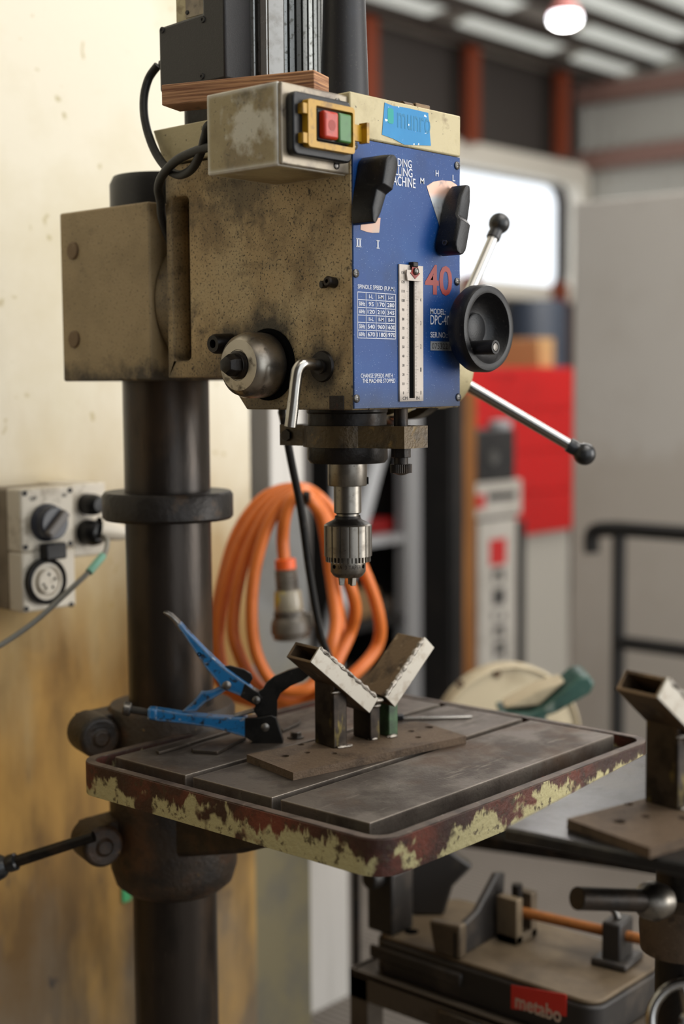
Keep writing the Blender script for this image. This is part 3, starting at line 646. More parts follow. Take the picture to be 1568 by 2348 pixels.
kn.prism(kp, dr, X_, Y_, Z_, 1.369, 1.3795).lathe(dr, Z_, [(.012, 1.369), (.004, 1.366), (0, 1.3655)], 20)
kn.build('knurled_nut', ironk, D)
sp_ = MB().lathe(SP, Z_, [(0, 1.38), (.0253, 1.38), (.0253, 1.351), (.0245, 1.3495), (.0178, 1.3495), (.0178, 1.315), (.016, 1.3135), (.0145, 1.3135), (.0145, 1.3095), (0, 1.3095)], 48).build('spindle', chuck_m, D)
e = V((.76, -.65, 0)); MB().obox(SP+e*.0235+Z_*1.3555, e, V((.65, .76, 0)), Z_, .003, .006, .0045).build('drift_slot', slot_m, sp_)
ck = MB(); kp = []
for i in range(16):
    for (dt, r) in ((1.8, .0306), (7, .0309), (15.5, .0309), (20.7, .0306), (21, .0292), (22.2, .0292)):
        t = R(i*22.5+dt); kp.append((r*math.cos(t), r*math.sin(t)))
ck.prism(kp, SP, X_, Y_, Z_, 1.2588, 1.2985)
ck.lathe(SP, Z_, [(.0305, 1.2985), (.029, 1.3000), (.018, 1.3055), (.0155, 1.3085), (.0145, 1.31), (0, 1.31)], 48)
chk = ck.build('chuck', chuck_m, D, ang=25)
MB().lathe(SP, Z_, [(.0292, 1.2986), (.0285, 1.3004), (.0180, 1.3059), (.0165, 1.3085), (.0165, 1.3105)], 48).build('chuck_shoulder', ironk, chk)
gp = []
for i in range(34):
    for dt, r in ((0, .0292), (3.4, .0292), (5.0, .0262), (9.0, .0262)):
        t = R(i*360/34+dt); gp.append((r*math.cos(t), r*math.sin(t)))
MB().prism(gp, SP, X_, Y_, Z_, 1.2515, 1.2592).build('key_teeth', chuck_m, chk, ang=20)
MB().lathe(SP, Z_, [(0, 1.2525), (.0228, 1.2525), (.0228, 1.2385), (.0195, 1.2335), (.0172, 1.2315), (.010, 1.2315), (.009, 1.24), (0, 1.24)], 48).build('chuck_sleeve', chuck_m, chk)
for t in (221.6-52, 221.6+58):
    d = V((math.cos(R(t)), math.sin(R(t)), 0)); MB().cyl(SP+d*.0218+Z_*1.246, SP+d*.0231+Z_*1.246, .0027, n=16).build('key_hole', slot_m, chk)
k = MB(); lettering(k, '3A  3 TAPER', (0, 0, 0), X_, Z_, Y_, -.0165, .0165, 1.2435, 1.2485)
for p in k.v:
    t = R(226)+p.x/.0229; p.x, p.y = SP.x+.02293*math.cos(t), SP.y+.02293*math.sin(t)
k.build('stamped_lettering', ironk, chk)
for i in range(3):
    t = R(262+120*i); d = V((math.cos(t), math.sin(t), 0)); n_ = V((-d.y, d.x, 0))
    MB().prism([(.0055, -.0022), (.0115, -.0035), (.0115, .0035), (.0055, .0022)], SP, d, n_, Z_, 1.2205, 1.2365, [(.0035, -.002), (.013, -.0035), (.013, .0035), (.0035, .002)]).build('chuck_jaw', chuck_m, chk, .0005)

# ---- fine-feed hand wheel and feed handles on the far side
HC = V((.211, -.012, 1.548))
hw_ = MB().lathe(HC, -Y_, [(0, 0), (.018, 0), (.04, .003), (.051, .007), (.0548, .013), (.0552, .029), (.053, .0335), (.0485, .0345), (.0445, .0335), (.0425, .0295), (.0375, .017), (.030, .0105), (.021, .0085), (.0195, .0095), (.0195, .0135), (.018, .0145), (0, .0145)], 72).build('hand_wheel', black_p, D)
MB().cyl((.211, .02, 1.548), (.211, -.011, 1.548), .012).build('wheel_shaft', ironk, D)
MB().lathe((.1845, -.022, 1.5235), -Y_, [(.009, 0), (.0085, .004), (.0078, .006), (.0085, .012), (.0092, .05), (.0085, .0525), (.0058, .0525), (.005, .0505), (0, .0505)], 24).build('wheel_grip', black_p, hw_)
MB().lathe((.1845, -.0725, 1.5235), -Y_, [(.005, 0), (.0048, .002), (0, .0025)], 16).build('grip_screw', zinc, hw_)
HB = V((0, .13, 1.502))
fh = MB().lathe(HB, X_, [(.066, .207), (.066, .236), (.05, .244), (.05, .30), (.0585, .304), (.0585, .338), (.05, .347), (0, .349)], 48).build('feed_hub', lid_paint, D)
MB().lathe(HB, X_, [(.062, .25), (.072, .253), (.072, .275), (.062, .278)], 48).build('stop_ring', ironk, fh)
bx_ = [V((.455, .112, 1.710)), V((.455, -.035, 1.379)), V((.455, .13+.207*math.cos(R(337)), 1.502+.207*math.sin(R(337))))]
ap = V((.33, .13, 1.502))
for b_ in bx_:
    d = (b_-ap).normalized()
    fr = MB().cyl(ap+d*.03, b_-d*.012, .0082, .0078, 24).build('feed_rod', chrome, D)
    MB().lathe(b_, d, [(.0088, -.027), (.0105, -.026), (.0105, -.018), (.0098, -.014)]+[(.0158*math.cos(R(a)), .0158*math.sin(R(a))) for a in range(-48, 91, 12)], 28).build('ball_knob', ballp, fr)
MB().cyl(HB+X_*.345, HB+X_*.362, .02, n=6).build('hub_nut', ironk, fh, .001)

# ---- work table on the column
MB().lathe(AX, Z_, [(.0615, .740), (.072, .740), (.086, .752), (.093, .775), (.093, 1.010), (.089, 1.016), (.0615, 1.016)], 56).build('table_bracket', bracket_m, D)
ta = MB().prism([(.42, .80), (.42, .950), (-.06, .950), (-.06, .928), (.06, .918), (.25, .845)], (0, 0, 0), Y_, Z_, X_, .045, .165); ta.build('table_arm', bracket_m, D, .008)
OUT = rrect(-.130, .455, -.152, .374, .034, 8); INN = rrect(-.118, .443, -.140, .362, .024, 8)
TB = holed(MB(), OUT, [INN], (0, 0, 0), X_, Y_, Z_, .948, .9895).build('table_rim', rim_m, D, .002)
holed(MB(), rrect(-.1295, .4545, -.1515, .3735, .034, 8), [INN], (0, 0, 0), X_, Y_, Z_, .9893, .9908).build('rim_edge', rim_top, TB)
tr = MB().prism(INN, (0, 0, 0), X_, Y_, Z_, .952, .973).build('trough', trough_m, D)
for y0, y1 in ((.200, .337), (.049, .186), (-.103, .035)):
    MB().box(-.093, .427, y0, y1, .966, .9935).build('table_plate', plate_m, tr, .0007)
for (u, v) in ((214, 1683), (222, 1930)):
    c_ = atD(u, v, 2.03); d = V((-.3, -.95, 0)).normalized()
    lg = MB().lathe(c_+d*-.03, d, [(0, 0), (.029, 0), (.03, .006), (.03, .055), (.026, .06), (.012, .06), (.011, .064), (0, .064)], 28); lg.obox(c_+V((.035, .012, 0)), X_, Y_, Z_, .04, .024, .026)
    lg.build('clamp_lug', bracket_m, D, .003)
p0, p1 = atD(215, 1918, 1.98), atD(22, 1980, 2.0)
lr = MB().cyl(p0, p1, .0075, .0085, 20).build('lock_lever', ironk, D)
d = (p1-p0).normalized()
MB().lathe(p1, d, [(.009, -.012), (.0125, -.01), (.0125, .0), (.011, .004), (.017, .012), (.0195, .024), (.017, .036), (.009, .043), (0, .045)], 24).build('lever_ball', ballp, lr)

# ================================================================== loose things on the machine and its table
TZ = .9937
p0, p1, p2 = onZ(370, 195, 1.8405), onZ(720, 160, 1.8405), onZ(754, 177, 1.8405)
u_ = (p1-p0).normalized(); v_ = V((-u_.y, u_.x, 0)); wd = .044
c_ = p0+(p1-p0)*.5+v_*(wd/2)
bl = MB().obox(V((c_.x, c_.y, 1.8285)), u_, v_, Z_, (p1-p0).length/2, wd/2, .0122)
tag(bl.build('plywood_offcut', ply, bevel=.001), 'short plywood offcut lying on top of the drill head behind the switch box', 'wood block')

# ---- welded V jigs
yaw1 = R(-11); c1_ = V((.131, .105, 0))
def loc1(u, v):
    p = onZ(u, v, TZ+.01)-c1_; return (p.x*math.cos(yaw1)+p.y*math.sin(yaw1), -p.x*math.sin(yaw1)+p.y*math.cos(yaw1))
hol = [(*loc1(u, v), .0062 if big else .0047) for u, v, big in ((652, 1733, 1), (690, 1707, 0), (703, 1725, 0), (765, 1727, 0), (942, 1676, 0), (983, 1667, 1), (958, 1690, 0))]
def v_jig(name, loc, rz, label):
    J = root(name, loc, label, 'welded jig', rz, 'welded V jigs')
    T = wmat(J)
    o = T@V((0, 0, 0)); lx = T.to_3x3()@X_; ly = T.to_3x3()@Y_
    def P(x, y, z): return o+lx*x+ly*y+Z_*z
    ln, wd = .1475, .0545
    holed(MB(), [(-ln, -wd), (ln-.006, -wd+.002), (ln, wd-.012), (ln-.01, wd), (-ln+.004, wd)], [circ(x, y, r, 18) for x, y, r in hol], o, lx, ly, Z_, 0, .0098).build('base_plate', jig_base_m, J, .0012)
    def post(u0, u1, v0, v1, h, m):
        holed(MB(), [(u0, v0), (u1, v0), (u1, v1), (u0, v1)], [[(u0+.003, v0+.003), (u1-.003, v0+.003), (u1-.003, v1-.003), (u0+.003, v1-.003)]], o, lx, ly, Z_, .0098, h).build('post', m, J, .0015)
    post(-.039, -.0165, .006, .048, .100, jig_post_m); post(.024, .041, .008, .046, .058, jig_post_m); post(.056, .072, .008, .044, .074, jig_green_m)
    apx, apz = .0325, .0690
    for s, ang, L_ in ((-1, 140.0, .123), (1, 46, .099)):
        d = lx*math.cos(R(ang))+Z_*math.sin(R(ang)); n_ = (lx*math.sin(R(ang))-Z_*math.cos(R(ang)))*s   # n_ points to the outside of the V
        st = P(apx+s*.004, 0, apz)+d*.002
        w0, w1, th, wt = -.004, .050, .0245, .0042
        rail = holed(MB(), [(w0, 0), (w1, 0), (w1, th), (w0, th)], [[(w0+wt, wt), (w1-wt, wt), (w1-wt, th-wt), (w0+wt, th-wt)]], st, ly, n_, d, 0, L_)
        ra = rail.build('rail', jig_rail_m, J, .0012)
        MB().obox(st+d*(L_/2+.001)+ly*(w0-.0012)+n_*(th/2), d, ly, n_, L_/2+.001, .0012, th/2-.0004).build('ground_edge', jig_edge_m, ra, .0006)
        pts = [st+d*(L_*i/24)+ly*(w0-.0008)+n_*(.0012+.0006*math.sin(i*2.3)) for i in range(1, 25)]
        MB().tube(pts, [.0030+.0008*math.sin(i*1.9) for i in range(24)], 8).build('weld_bead', weld_m, ra)
    for (x, y, z, r) in ((-.028, .004, .011, .0045), (-.019, .003, .011, .005), (apx, .002, apz-.004, .006), (apx, .006, apz-.012, .005), (.06, .006, .011, .005), (.032, .012, .011, .005), (-.036, .004, .085, .005)):
        m_ = MB().sphere((0, 0, 0), r, 12)
        for q in m_.v: q.z *= .6; q.x *= 1.5*(1+.2*random.random())
        m_.v = [P(x, y, z)+lx*q.x+ly*q.y+Z_*q.z for q in m_.v]; m_.build('weld_spot', weld_m, J)
    return J
v_jig('welded_jig', (c1_.x, c1_.y, TZ), yaw1, 'rusty welded V-shaped jig with two bright-edged arms standing in the middle of the drill table')

# ---- locking clamp pliers
PH = V((math.cos(YAW), math.sin(YAW), 0)); PP = V((.103, .2275, 0))
def pl(zx, zy):
    u, v = 160+zx*.40816, 1360+zy*.40816
    d = RAY(u, v); t = (PP-CAM).dot(PH)/d.dot(PH); p = CAM+d*t
    return ((p-PP).dot(RT0), p.z)
K = root('clamp_pliers', (PP.x, PP.y, TZ), 'blue handled locking clamp pliers standing open beside the jig on the drill table', 'pliers')
def part(name, pts, m, t0, t1, bv=.001, par=None):
    return MB().prism([pl(*q) for q in pts], PP, RT0, Z_, PH, t0, t1).build(name, m, par or K, bv)
tipp = [(523, 105), (545, 100), (575, 115), (610, 148), (650, 195), (625, 225), (590, 165), (555, 128)]
uh = part('upper_handle', [(606, 175), (622, 160), (660, 205), (760, 310), (860, 405), (1000, 505), (1030, 530), (1012, 600), (960, 572), (880, 540), (845, 520), (825, 485), (770, 420), (720, 345), (650, 240)], plier_blue, -.008, .008, .0012)
part('handle_tip', tipp, plier_tip, -.0075, .0075, .0025, uh)
part('toggle_plate', [(985, 500), (1035, 535), (1062, 550), (1082, 585), (1075, 608), (1050, 625), (1025, 612), (960, 575)], plier_dark, -.0095, .0095, .001)
lh = part('lower_handle', [(440, 645), (500, 645), (640, 668), (800, 685), (900, 692), (1000, 690), (1000, 800), (980, 800), (900, 775), (800, 748), (640, 725), (500, 712), (440, 700)], plier_blue, -.0085, .0085, .0012)
part('handle_collar', [(440, 640), (497, 642), (497, 705), (440, 705)], plier_blue, -.0095, .0095, .003, lh)
part('fixed_jaw', [(985, 692), (1060, 690), (1130, 675), (1160, 690), (1185, 770), (1200, 826), (1200, 838), (1100, 850), (1000, 855), (1000, 840), (1030, 825), (985, 800)], plier_dark, -.0098, .0098, .0015)
part('moving_jaw', [(1052, 556), (1085, 535), (1105, 500), (1150, 465), (1230, 430), (1300, 410), (1360, 400), (1370, 440), (1310, 490), (1240, 520), (1185, 560), (1166, 600), (1165, 690), (1130, 700), (1060, 695), (1032, 660), (1045, 620)], plier_dark, -.004, .004, .001)
part('release_lever', [(632, 662), (690, 612), (724, 570), (738, 550), (765, 552), (800, 545), (850, 520), (885, 540), (830, 575), (760, 612), (710, 660)], plier_blue, -.0045, .0045, .001)
part('back_plate', [(866, 412), (900, 408), (980, 430), (1020, 455), (1028, 480), (1010, 512), (950, 480)], plier_dark, .0, .005, .001)
def pw(zx, zy, t=0): a, z = pl(zx, zy); return PP+RT0*a+PH*t+Z_*z
a_, b_ = pw(335, 652), pw(445, 672)
k = MB(); n = 44; L_ = (b_-a_).length; prf = [(0, 0)]
for i in range(n): prf.append((.0045 if i % 2 else .0056, L_*i/n))
k.lathe(a_, b_-a_, prf+[(0, L_)], 18); scw = k.build('adjusting_screw', plier_tip, K, ang=20)
d = (b_-a_).normalized(); kp = []
k = MB().lathe(a_-d*.0085, d, [(0, 0), (.0085, 0), (.0098, .0015), (.0098, .009), (.008, .0105), (0, .0105)], 14); k.build('screw_head', plier_tip, scw)
for q, r in (((885, 510), .006), ((1050, 592), .0055), ((1100, 745), .0058)):
    MB().lathe(pw(*q, -.0085), -PH, [(r, -.002), (r, .0015), (r*.6, .003), (0, .0033)], 16).build('rivet', plier_tip, K)
MB().lathe(pw(730, 338, -.0075), -PH, [(.003, 0), (.003, .001), (.0015, .001), (.0015, 0), (0, 0)], 12).build('handle_hole', slot_m, K)
a_, b_ = pw(920, 690), pw(1045, 655); d = (b_-a_).normalized(); s1 = d.orthogonal().normalized(); s2 = d.cross(s1)
MB().tube([a_+(b_-a_)*(i/160)+(s1*math.cos(i*.75)+s2*math.sin(i*.75))*.003 for i in range(161)], .0007, 5).build('spring', plier_tip, K)

# ---- small bits on the table
def flat(name, zpts, t, m, label, cat, z=TZ, bv=.0008, group=None):
    ps = [onZ(160+zx*.40816, 1360+zy*.40816, z) for zx, zy in zpts]
    return tag(MB().prism([(p.x, p.y) for p in ps], (0, 0, z), X_, Y_, Z_, 0, t).build(name, m, bevel=bv), label, cat, group)
bar_m = mat('dark_flat_bar', '#3a332c', .5, .5, [dict(c='#5c5046', s=60, lo=.5, hi=.68, a=.7)])
pin_m = mat('tapered_steel_drift', '#4a423a', .42, .7, [dict(c='#8a8278', s=50, lo=.56, hi=.68, a=.6)])
flat('flat_bar', [(683, 888), (728, 866), (955, 806), (992, 824), (830, 908), (692, 900)], .0045, bar_m, 'short dark flat steel bar with an angled end lying left of the jig', 'steel bar')
flat('tapered_drift', [(485, 898), (495, 885), (585, 862), (720, 810), (860, 770), (905, 785), (760, 830), (620, 875), (500, 908)], .004, pin_m, 'long tapered steel drift with a worn tip lying under the pliers', 'drift')
flat('steel_strip', [(1185, 775), (1280, 715), (1298, 722), (1290, 742), (1195, 785)], .004, bar_m, 'small dark steel strip lying behind the plier jaws', 'steel strip')
p = onZ(678, 1691, TZ); ht = root('hex_bolt', (p.x, p.y, TZ), 'small loose hex bolt lying between the pliers and the jig', 'bolt')
MB().lathe((p.x, p.y, TZ), Z_, [(0, 0), (.0115, 0), (.0115, .0015), (0, .0015)], 20).build('washer', zinc, ht)
MB().lathe((p.x, p.y, TZ+.0015), Z_, [(0, 0), (.0078, 0), (.0078, .006), (.0068, .0068), (0, .0068)], 6).build('head', zinc, ht)
a_, b_ = onZ(916, 1651, TZ), onZ(1082, 1647, TZ); d = (b_-a_).normalized(); n_ = V((-d.y, d.x, 0)); L_ = (b_-a_).length
kn_ = root('steel_scriber', (a_.x, a_.y, TZ), 'slim shiny steel blade with dark grip lying behind the jig near the table edge', 'tool')
MB().prism([(.0, -.005), (L_*.9, -.0035), (L_, -.002), (L_, .003), (.0, .005)], (a_.x, a_.y, TZ), d, n_, Z_, .001, .0035).build('blade', steel, kn_, .0006)
MB().prism([(-.05, -.007), (.006, -.006), (.006, .006), (-.05, .007)], (a_.x, a_.y, TZ), d, n_, Z_, 0, .009).build('grip', black_p, kn_, .002)

# ================================================================== the stand in the right foreground with the second jig
pz = 1.045; ya = R(6)
co = V((-.143, -.318, 0)); ex = V((math.cos(ya), math.sin(ya), 0)); ey = V((math.sin(ya), -math.cos(ya), 0))
stand_top = mat('oily_bench_plate', '#3f3f40', .28, .85, [dict(c='#57534d', s=10, lo=.48, hi=.64, a=.7, r=.4), dict(c='#2a2725', s=26, lo=.5, hi=.66, a=.7)], bump=(160, .12))
pc = co+ex*.2+ey*.18
G = root('work_stand', (pc.x, pc.y, 0), 'dark oily steel plate stand at the right, in front of the drill table', 'stand')
MB().prism([(0, 0), (.40, 0), (.40, .36), (0, .36)], co, ex, ey, Z_, pz-.014, pz).build('top_plate', stand_top, G, .003)
MB().prism([(.13, .10), (.36, .10), (.36, .33), (.13, .33)], co, ex, ey, Z_, pz-.05, pz-.0145).build('plate_frame', ironk, G, .003)
gc = atD(1562, 2110, 1.56)
MB().lathe((gc.x, gc.y, 0), Z_, [(0, .0), (.12, 0), (.12, .02), (.028, .04), (.028, .0)]+[(.028, .04), (.028, pz-.05), (0, pz-.05)], 32).build('post', ironk, G)
zc = gc.z
MB().lathe((gc.x, gc.y, 0), Z_, [(.028, zc-.035), (.044, zc-.032), (.046, zc-.005), (.044, zc+.022), (.028, zc+.03)], 36).build('clamp_collar', jig_base_m, G)
h0, h1 = atD(1500, 2066, 1.5), atD(1322, 2060, 1.44)
hd = MB().cyl(h0, h1, .0118, .0118, 24).build('handle_bar', ironk, G, .001)
MB().lathe(h0+(h0-h1).normalized()*-.02, h0-h1, [(.012, 0), (.019, .008), (.021, .02), (.017, .035), (0, .045)], 24).build('handle_boss', chuck_m, hd)
wc = atD(1580, 2345, 1.42)
k = MB(); r0_ = .038
axh = V((-.75, -.6, .25)).normalized(); s1 = axh.orthogonal().normalized(); s2 = axh.cross(s1)
k.tube([wc+(s1*math.cos(R(i*6))+s2*math.sin(R(i*6)))*r0_ for i in range(61)], .0055, 12)
for t in (20, 140, 260): k.cyl(wc, wc+(s1*math.cos(R(t))+s2*math.sin(R(t)))*r0_, .004, n=10)
k.cyl(wc-axh*.008, wc+axh*.012, .009, n=16)
k.build('lock_wheel', chrome, G)
MB().cyl(wc, V((gc.x, gc.y, wc.z-.01)), .006, n=12).build('wheel_stem', ironk, G)
v_jig('welded_jig', (.022, -.451, pz+.0003), R(-12), 'rusty welded V-shaped jig standing on the oily plate at the right edge')

# ================================================================== on and beside the left wall
SY = .722
def wy(u, v, y=SY): return onY(u, v, y)
x0, x1 = wy(51, 1250).x, wy(171, 1250).x; z1, z0 = wy(110, 1119).z, wy(110, 1397).z
o_ = root('power_outlet', ((x0+x1)/2, .82, z0), 'ivory isolator switch and round five-pin socket unit on the concrete wall', 'power outlet')
MB().box(x0, x1, SY+.035, .8195, z0, z1).build('back_box', paint_side, o_, .004)
zm = wy(110, 1262).z
MB().box(x0-.001, x1+.001, SY, SY+.038, zm, z1+.001).build('switch_plate', paint_ivory, o_, .004)
MB().box(x0-.001, x1+.001, SY, SY+.038, z0-.001, zm).build('socket_plate', paint_ivory, o_, .004)
for q in ((56, 1131), (160, 1124), (58, 1255), (161, 1246), (60, 1396), (163, 1386)):
    p = wy(*q); MB().cyl((p.x, SY, p.z), (p.x, SY-.002, p.z), .0042, n=12).build('plate_screw', ink, o_)
p = wy(116, 1199, SY-.012); kb = MB().lathe((p.x, SY, p.z), -Y_, [(.030, 0), (.030, .006), (.0265, .01), (.0265, .022), (.024, .025), (0, .025)], 36).build('rotary_knob', mat('dark_blue_knob', '#2c2f38', .35), o_)
dd = V((.72, 0, .69)); MB().obox((p.x, SY-.027, p.z), dd, V((-.69, 0, .72)), Y_, .024, .0065, .008).build('knob_bar', mat('knob_grip', '#6f6a66', .45), kb, .002)
p = wy(107, 1333, SY-.008); MB().lathe((p.x, SY, p.z), -Y_, [(.0365, 0), (.0365, .012), (.033, .014), (.031, .012), (.031, .004), (0, .004)], 40).build('socket_ring', black_p, o_)
MB().lathe((p.x, SY-.004, p.z), -Y_, [(.029, 0), (.029, .006), (.0245, .006), (.024, .002), (0, .002)], 40).build('socket_collar', paint_ivory, o_)
sf = MB().lathe((p.x, SY-.005, p.z), -Y_, [(.0195, 0), (.0195, .008), (.018, .0095), (0, .0095)], 36).build('socket_face', paint_ivory, o_)
for t in (90, 18, -54, 198, 126+108):
    MB().cyl((p.x+.0115*math.cos(R(t)), SY-.0146, p.z+.0115*math.sin(R(t))), (p.x+.0115*math.cos(R(t)), SY-.015, p.z+.0115*math.sin(R(t))), .0025, n=12).build('pin_hole', slot_m, sf)
p = wy(113, 1264); MB().box(p.x-.02, p.x+.02, SY-.02, SY, p.z-.012, p.z+.014).build('socket_hinge', black_p, o_, .003)
x2 = wy(250, 1180).x; zt2, zb2 = wy(205, 1108).z, wy(205, 1276).z
MB().box(x1+.001, x2, SY+.006, .8195, zb2, zt2).build('side_box', paint_ivory, o_, .004)
k = MB(); lettering(k, 'ON', (0, SY, 0), X_, Z_, -Y_, wy(141, 1140).x, wy(152, 1140).x, wy(146, 1140).z, wy(146, 1131).z, .02); lettering(k, 'OFF', (0, SY, 0), X_, Z_, -Y_, wy(68, 1148).x, wy(84, 1146).x, wy(76, 1149).z, wy(76, 1138).z, .02)
k.build('lettering', ink, o_)
for u, v, r in ((212, 1157, .0175), (213, 1222, .021)):
    p = wy(u, v, SY-.01); MB().lathe((p.x, SY+.008, p.z), -Y_, [(r, 0), (r, .02), (r*.9, .03), (r*.6, .036), (0, .037)], 28).build('black_plug', black_p, o_)
p0 = wy(240, 1215, SY-.02); p1 = wy(286, 1222, SY-.03)
MB().lathe(p0, p1-p0, [(.02, -.012), (.018, 0), (.013, .03), (.006, .05), (0, .05)], 24).build('plug_sleeve', paint_ivory, o_)
p0 = wy(236, 1228, SY-.03)
gcx = [p0, atD(246, 1242, 2.24), atD(238, 1272, 2.2), atD(205, 1310, 2.17), atD(150, 1362, 2.13), atD(80, 1425, 2.1), atD(0, 1480, 2.08), atD(-90, 1530, 2.06), V((-.5, .6, .6)), V((-.55, .62, .02))]
gc_ = root('grey_cable', (-.55, .62, 0), 'thin grey cable drooping from the wall outlet out of the left side', 'cable')
MB().tube(spline(gcx, 10), .0042, 10).build('sheath', grey_cable, gc_)
MB().cyl(atD(236, 1274, 2.195), atD(204, 1312, 2.166), .0062, n=12).build('green_tag', green_tag, gc_)
p = wy(290, 2035, .8195); tag(MB().box(p.x-.012, p.x+.008, .816, .8199, p.z-.025, p.z+.02).build('green_sticker', mat('green_tape', '#3f9a62', .5), bevel=.001), 'small green sticker on the wall beside the lower column', 'sticker')

# ---- panels and post next to the wall end
sheet_m = mat('stained_green_grey_sheet', '#6a6a68', .6, 0, [dict(c='#6e6238', s=3.5, z=(1.0, .7, .6), a=.7), dict(c='#55534c', s=5, lo=.5, hi=.65, a=.7), dict(c='#2e2c2c', s=14, lo=.66, hi=.72, a=.7)])
grey_m = mat('pale_grey_sheet', '#c9c5bf', .5, .1, [dict(c='#aaa69f', s=(14, 14, .8), lo=.45, hi=.65, a=.6)])
post_m = mat('grey_steel_post', '#4d4945', .5, .2, [dict(c='#35312e', s=5, lo=.45, hi=.65, a=.6)])
xa, xb = onY(579, 1500, .86).x, onY(706, 1500, .86).x; zt_ = onY(640, 1150, .86).z
struct(MB().box(xa, xb, .86, .90, 0, zt_).build('trim_3', sheet_m, origin=(xa, .86, 0)), 'stained green grey sheet beside the concrete wall end')
pc_ = atD(622, 1200, 3.0); xr = onY(698, 1200, pc_.y).x
struct(MB().box(pc_.x, xr, pc_.y, pc_.y+.22, 0, 3.6).build('trim_4', grey_m, bevel=.004), 'pale grey steel post behind the wall end')
pd = atD(699, 1200, 3.25); xr = onY(792, 1200, pd.y).x
struct(MB().box(pd.x, xr, pd.y, pd.y+.05, 0, onY(740, 1620, pd.y).z).build('trim_5', grey_m), 'pale grey sheet panel behind the orange cord')
struct(MB().box(pd.x, onY(756, 1200, pd.y).x, pd.y+.06, pd.y+.1, .5, 3.4).build('trim_6', post_m), 'mid grey steel post behind the orange cord')

# ---- coiled orange extension lead
E_ = root('extension_lead', tuple(atD(690, 1600, 2.45)), 'coiled orange extension lead hanging behind the drill column', 'extension lead')
def ell(cu, cv, a, b, t, dep): return atD(cu+a*math.cos(t), cv-b*math.sin(t), dep)
loops = [
    [(690, 1118), (635, 1126), (585, 1160), (536, 1240), (501, 1380), (487, 1500), (512, 1575), (570, 1606), (650, 1612), (740, 1592), (812, 1545), (866, 1478), (866, 1400), (826, 1290), (772, 1190), (728, 1138)],
    [(690, 1120), (640, 1134), (592, 1176), (548, 1250), (517, 1345), (500, 1470), (522, 1556), (580, 1596), (650, 1602), (722, 1580), (772, 1520), (778, 1430), (764, 1330), (748, 1220), (718, 1146)],
    [(688, 1126), (646, 1142), (600, 1196), (556, 1300), (534, 1425), (548, 1500), (588, 1570), (640, 1602), (700, 1606), (746, 1576), (768, 1526), (802, 1452), (814, 1396), (798, 1330), (760, 1215), (722, 1150)],
    [(690, 1132), (650, 1152), (612, 1210), (584, 1310), (577, 1420), (592, 1510), (636, 1576), (700, 1580), (740, 1540), (757, 1490), (770, 1420), (756, 1300), (740, 1196), (714, 1150)]]
pts = []
for k_, lp_ in enumerate(loops):
    for n_, (u, v) in enumerate(lp_):
        pts.append(atD(u, v, (2.475, 2.45, 2.425, 2.40)[k_]+(.022 if n_ > len(lp_)*.5 else 0)*math.cos(n_*1.7)))
pts += [atD(690, 1138, 2.385), atD(666, 1150, 2.385), atD(652, 1190, 2.39), atD(648, 1240, 2.40), atD(652, 1290, 2.40)]
MB().tube(spline(pts, 8), .0108, 12).build('cord', orange, E_)
c0 = atD(653, 1280, 2.40); dn = (atD(668, 1460, 2.41)-c0).normalized(); orange_c = mat('orange_collar', '#e05a1c', .4)
MB().lathe(c0, dn, [(.012, 0), (.0175, .002), (.0175, .018), (.012, .019)], 24).build('collar', orange_c, E_)
prf = [(.016, .018)]
for i in range(5): prf += [(.020, .020+i*.007), (.018, .0235+i*.007)]
MB().lathe(c0, dn, prf+[(.021, .055), (.016, .056)], 28).build('cable_grip', conn_m, E_)
MB().lathe(c0, dn, [(.021, .054), (.023, .058), (.025, .085), (.024, .09)], 28).build('clear_shell', clear_m, E_)
MB().lathe(c0, dn, [(.024, .088), (.027, .090), (.027, .100), (.030, .103), (.033, .112), (.034, .126), (.031, .130), (.031, .136), (.026, .138), (0, .138)], 28).build('plug_body', conn_m, E_)
MB().obox(c0+dn*.105+RT*.03, dn, RT, FW, .012, .01, .012).build('latch', conn_m, E_, .002)
hk = [atD(705, 1150, 2.72), atD(702, 1152, 2.5), atD(702, 1150, 2.38), atD(702, 1130, 2.36)]
tag(MB().tube(spline(hk, 6), .007, 10).build('hook', ironk), 'dark steel hook that carries the orange extension lead', 'hook')

# ---- shelving, cabinet, timber, stacked boxes
blackp = mat('black_cabinet_paint', '#1a1817', .6, 0, [dict(c='#2a2522', s=6, lo=.5, hi=.65, a=.6)])
whitep = mat('white_shelf_paint', '#a9a9aa', .5)
yb = atD(930, 1200, 5.2).y
SH = root('shelf_rack', (onY(850, 1200, yb).x, yb+.2, 0), 'dark shelf rack with pale posts behind the chuck', 'shelf rack')
xl, xr = onY(762, 1200, yb).x, onY(966, 1200, yb).x
for (ua, ub) in ((931, 966), (764, 782)):
    MB().box(onY(ua, 1200, yb).x, onY(ub, 1200, yb).x, yb, yb+.05, 0, 1.95).build('post', whitep, SH, .003)
for v in (1025, 1235, 1425, 1620):
    z = onY(850, v, yb).z; MB().box(xl, xr, yb+.01, yb+.45, z-.03, z).build('shelf', whitep if v == 1235 else blackp, SH)
MB().box(xl, xr, yb+.45, yb+.47, 0, 1.95).build('back_sheet', blackp, SH); MB().box(xl-.01, xl, yb, yb+.47, 0, 1.95).build('side_sheet', blackp, SH); MB().box(xr, xr+.01, yb, yb+.47, 0, 1.95).build('side_sheet', blackp, SH)
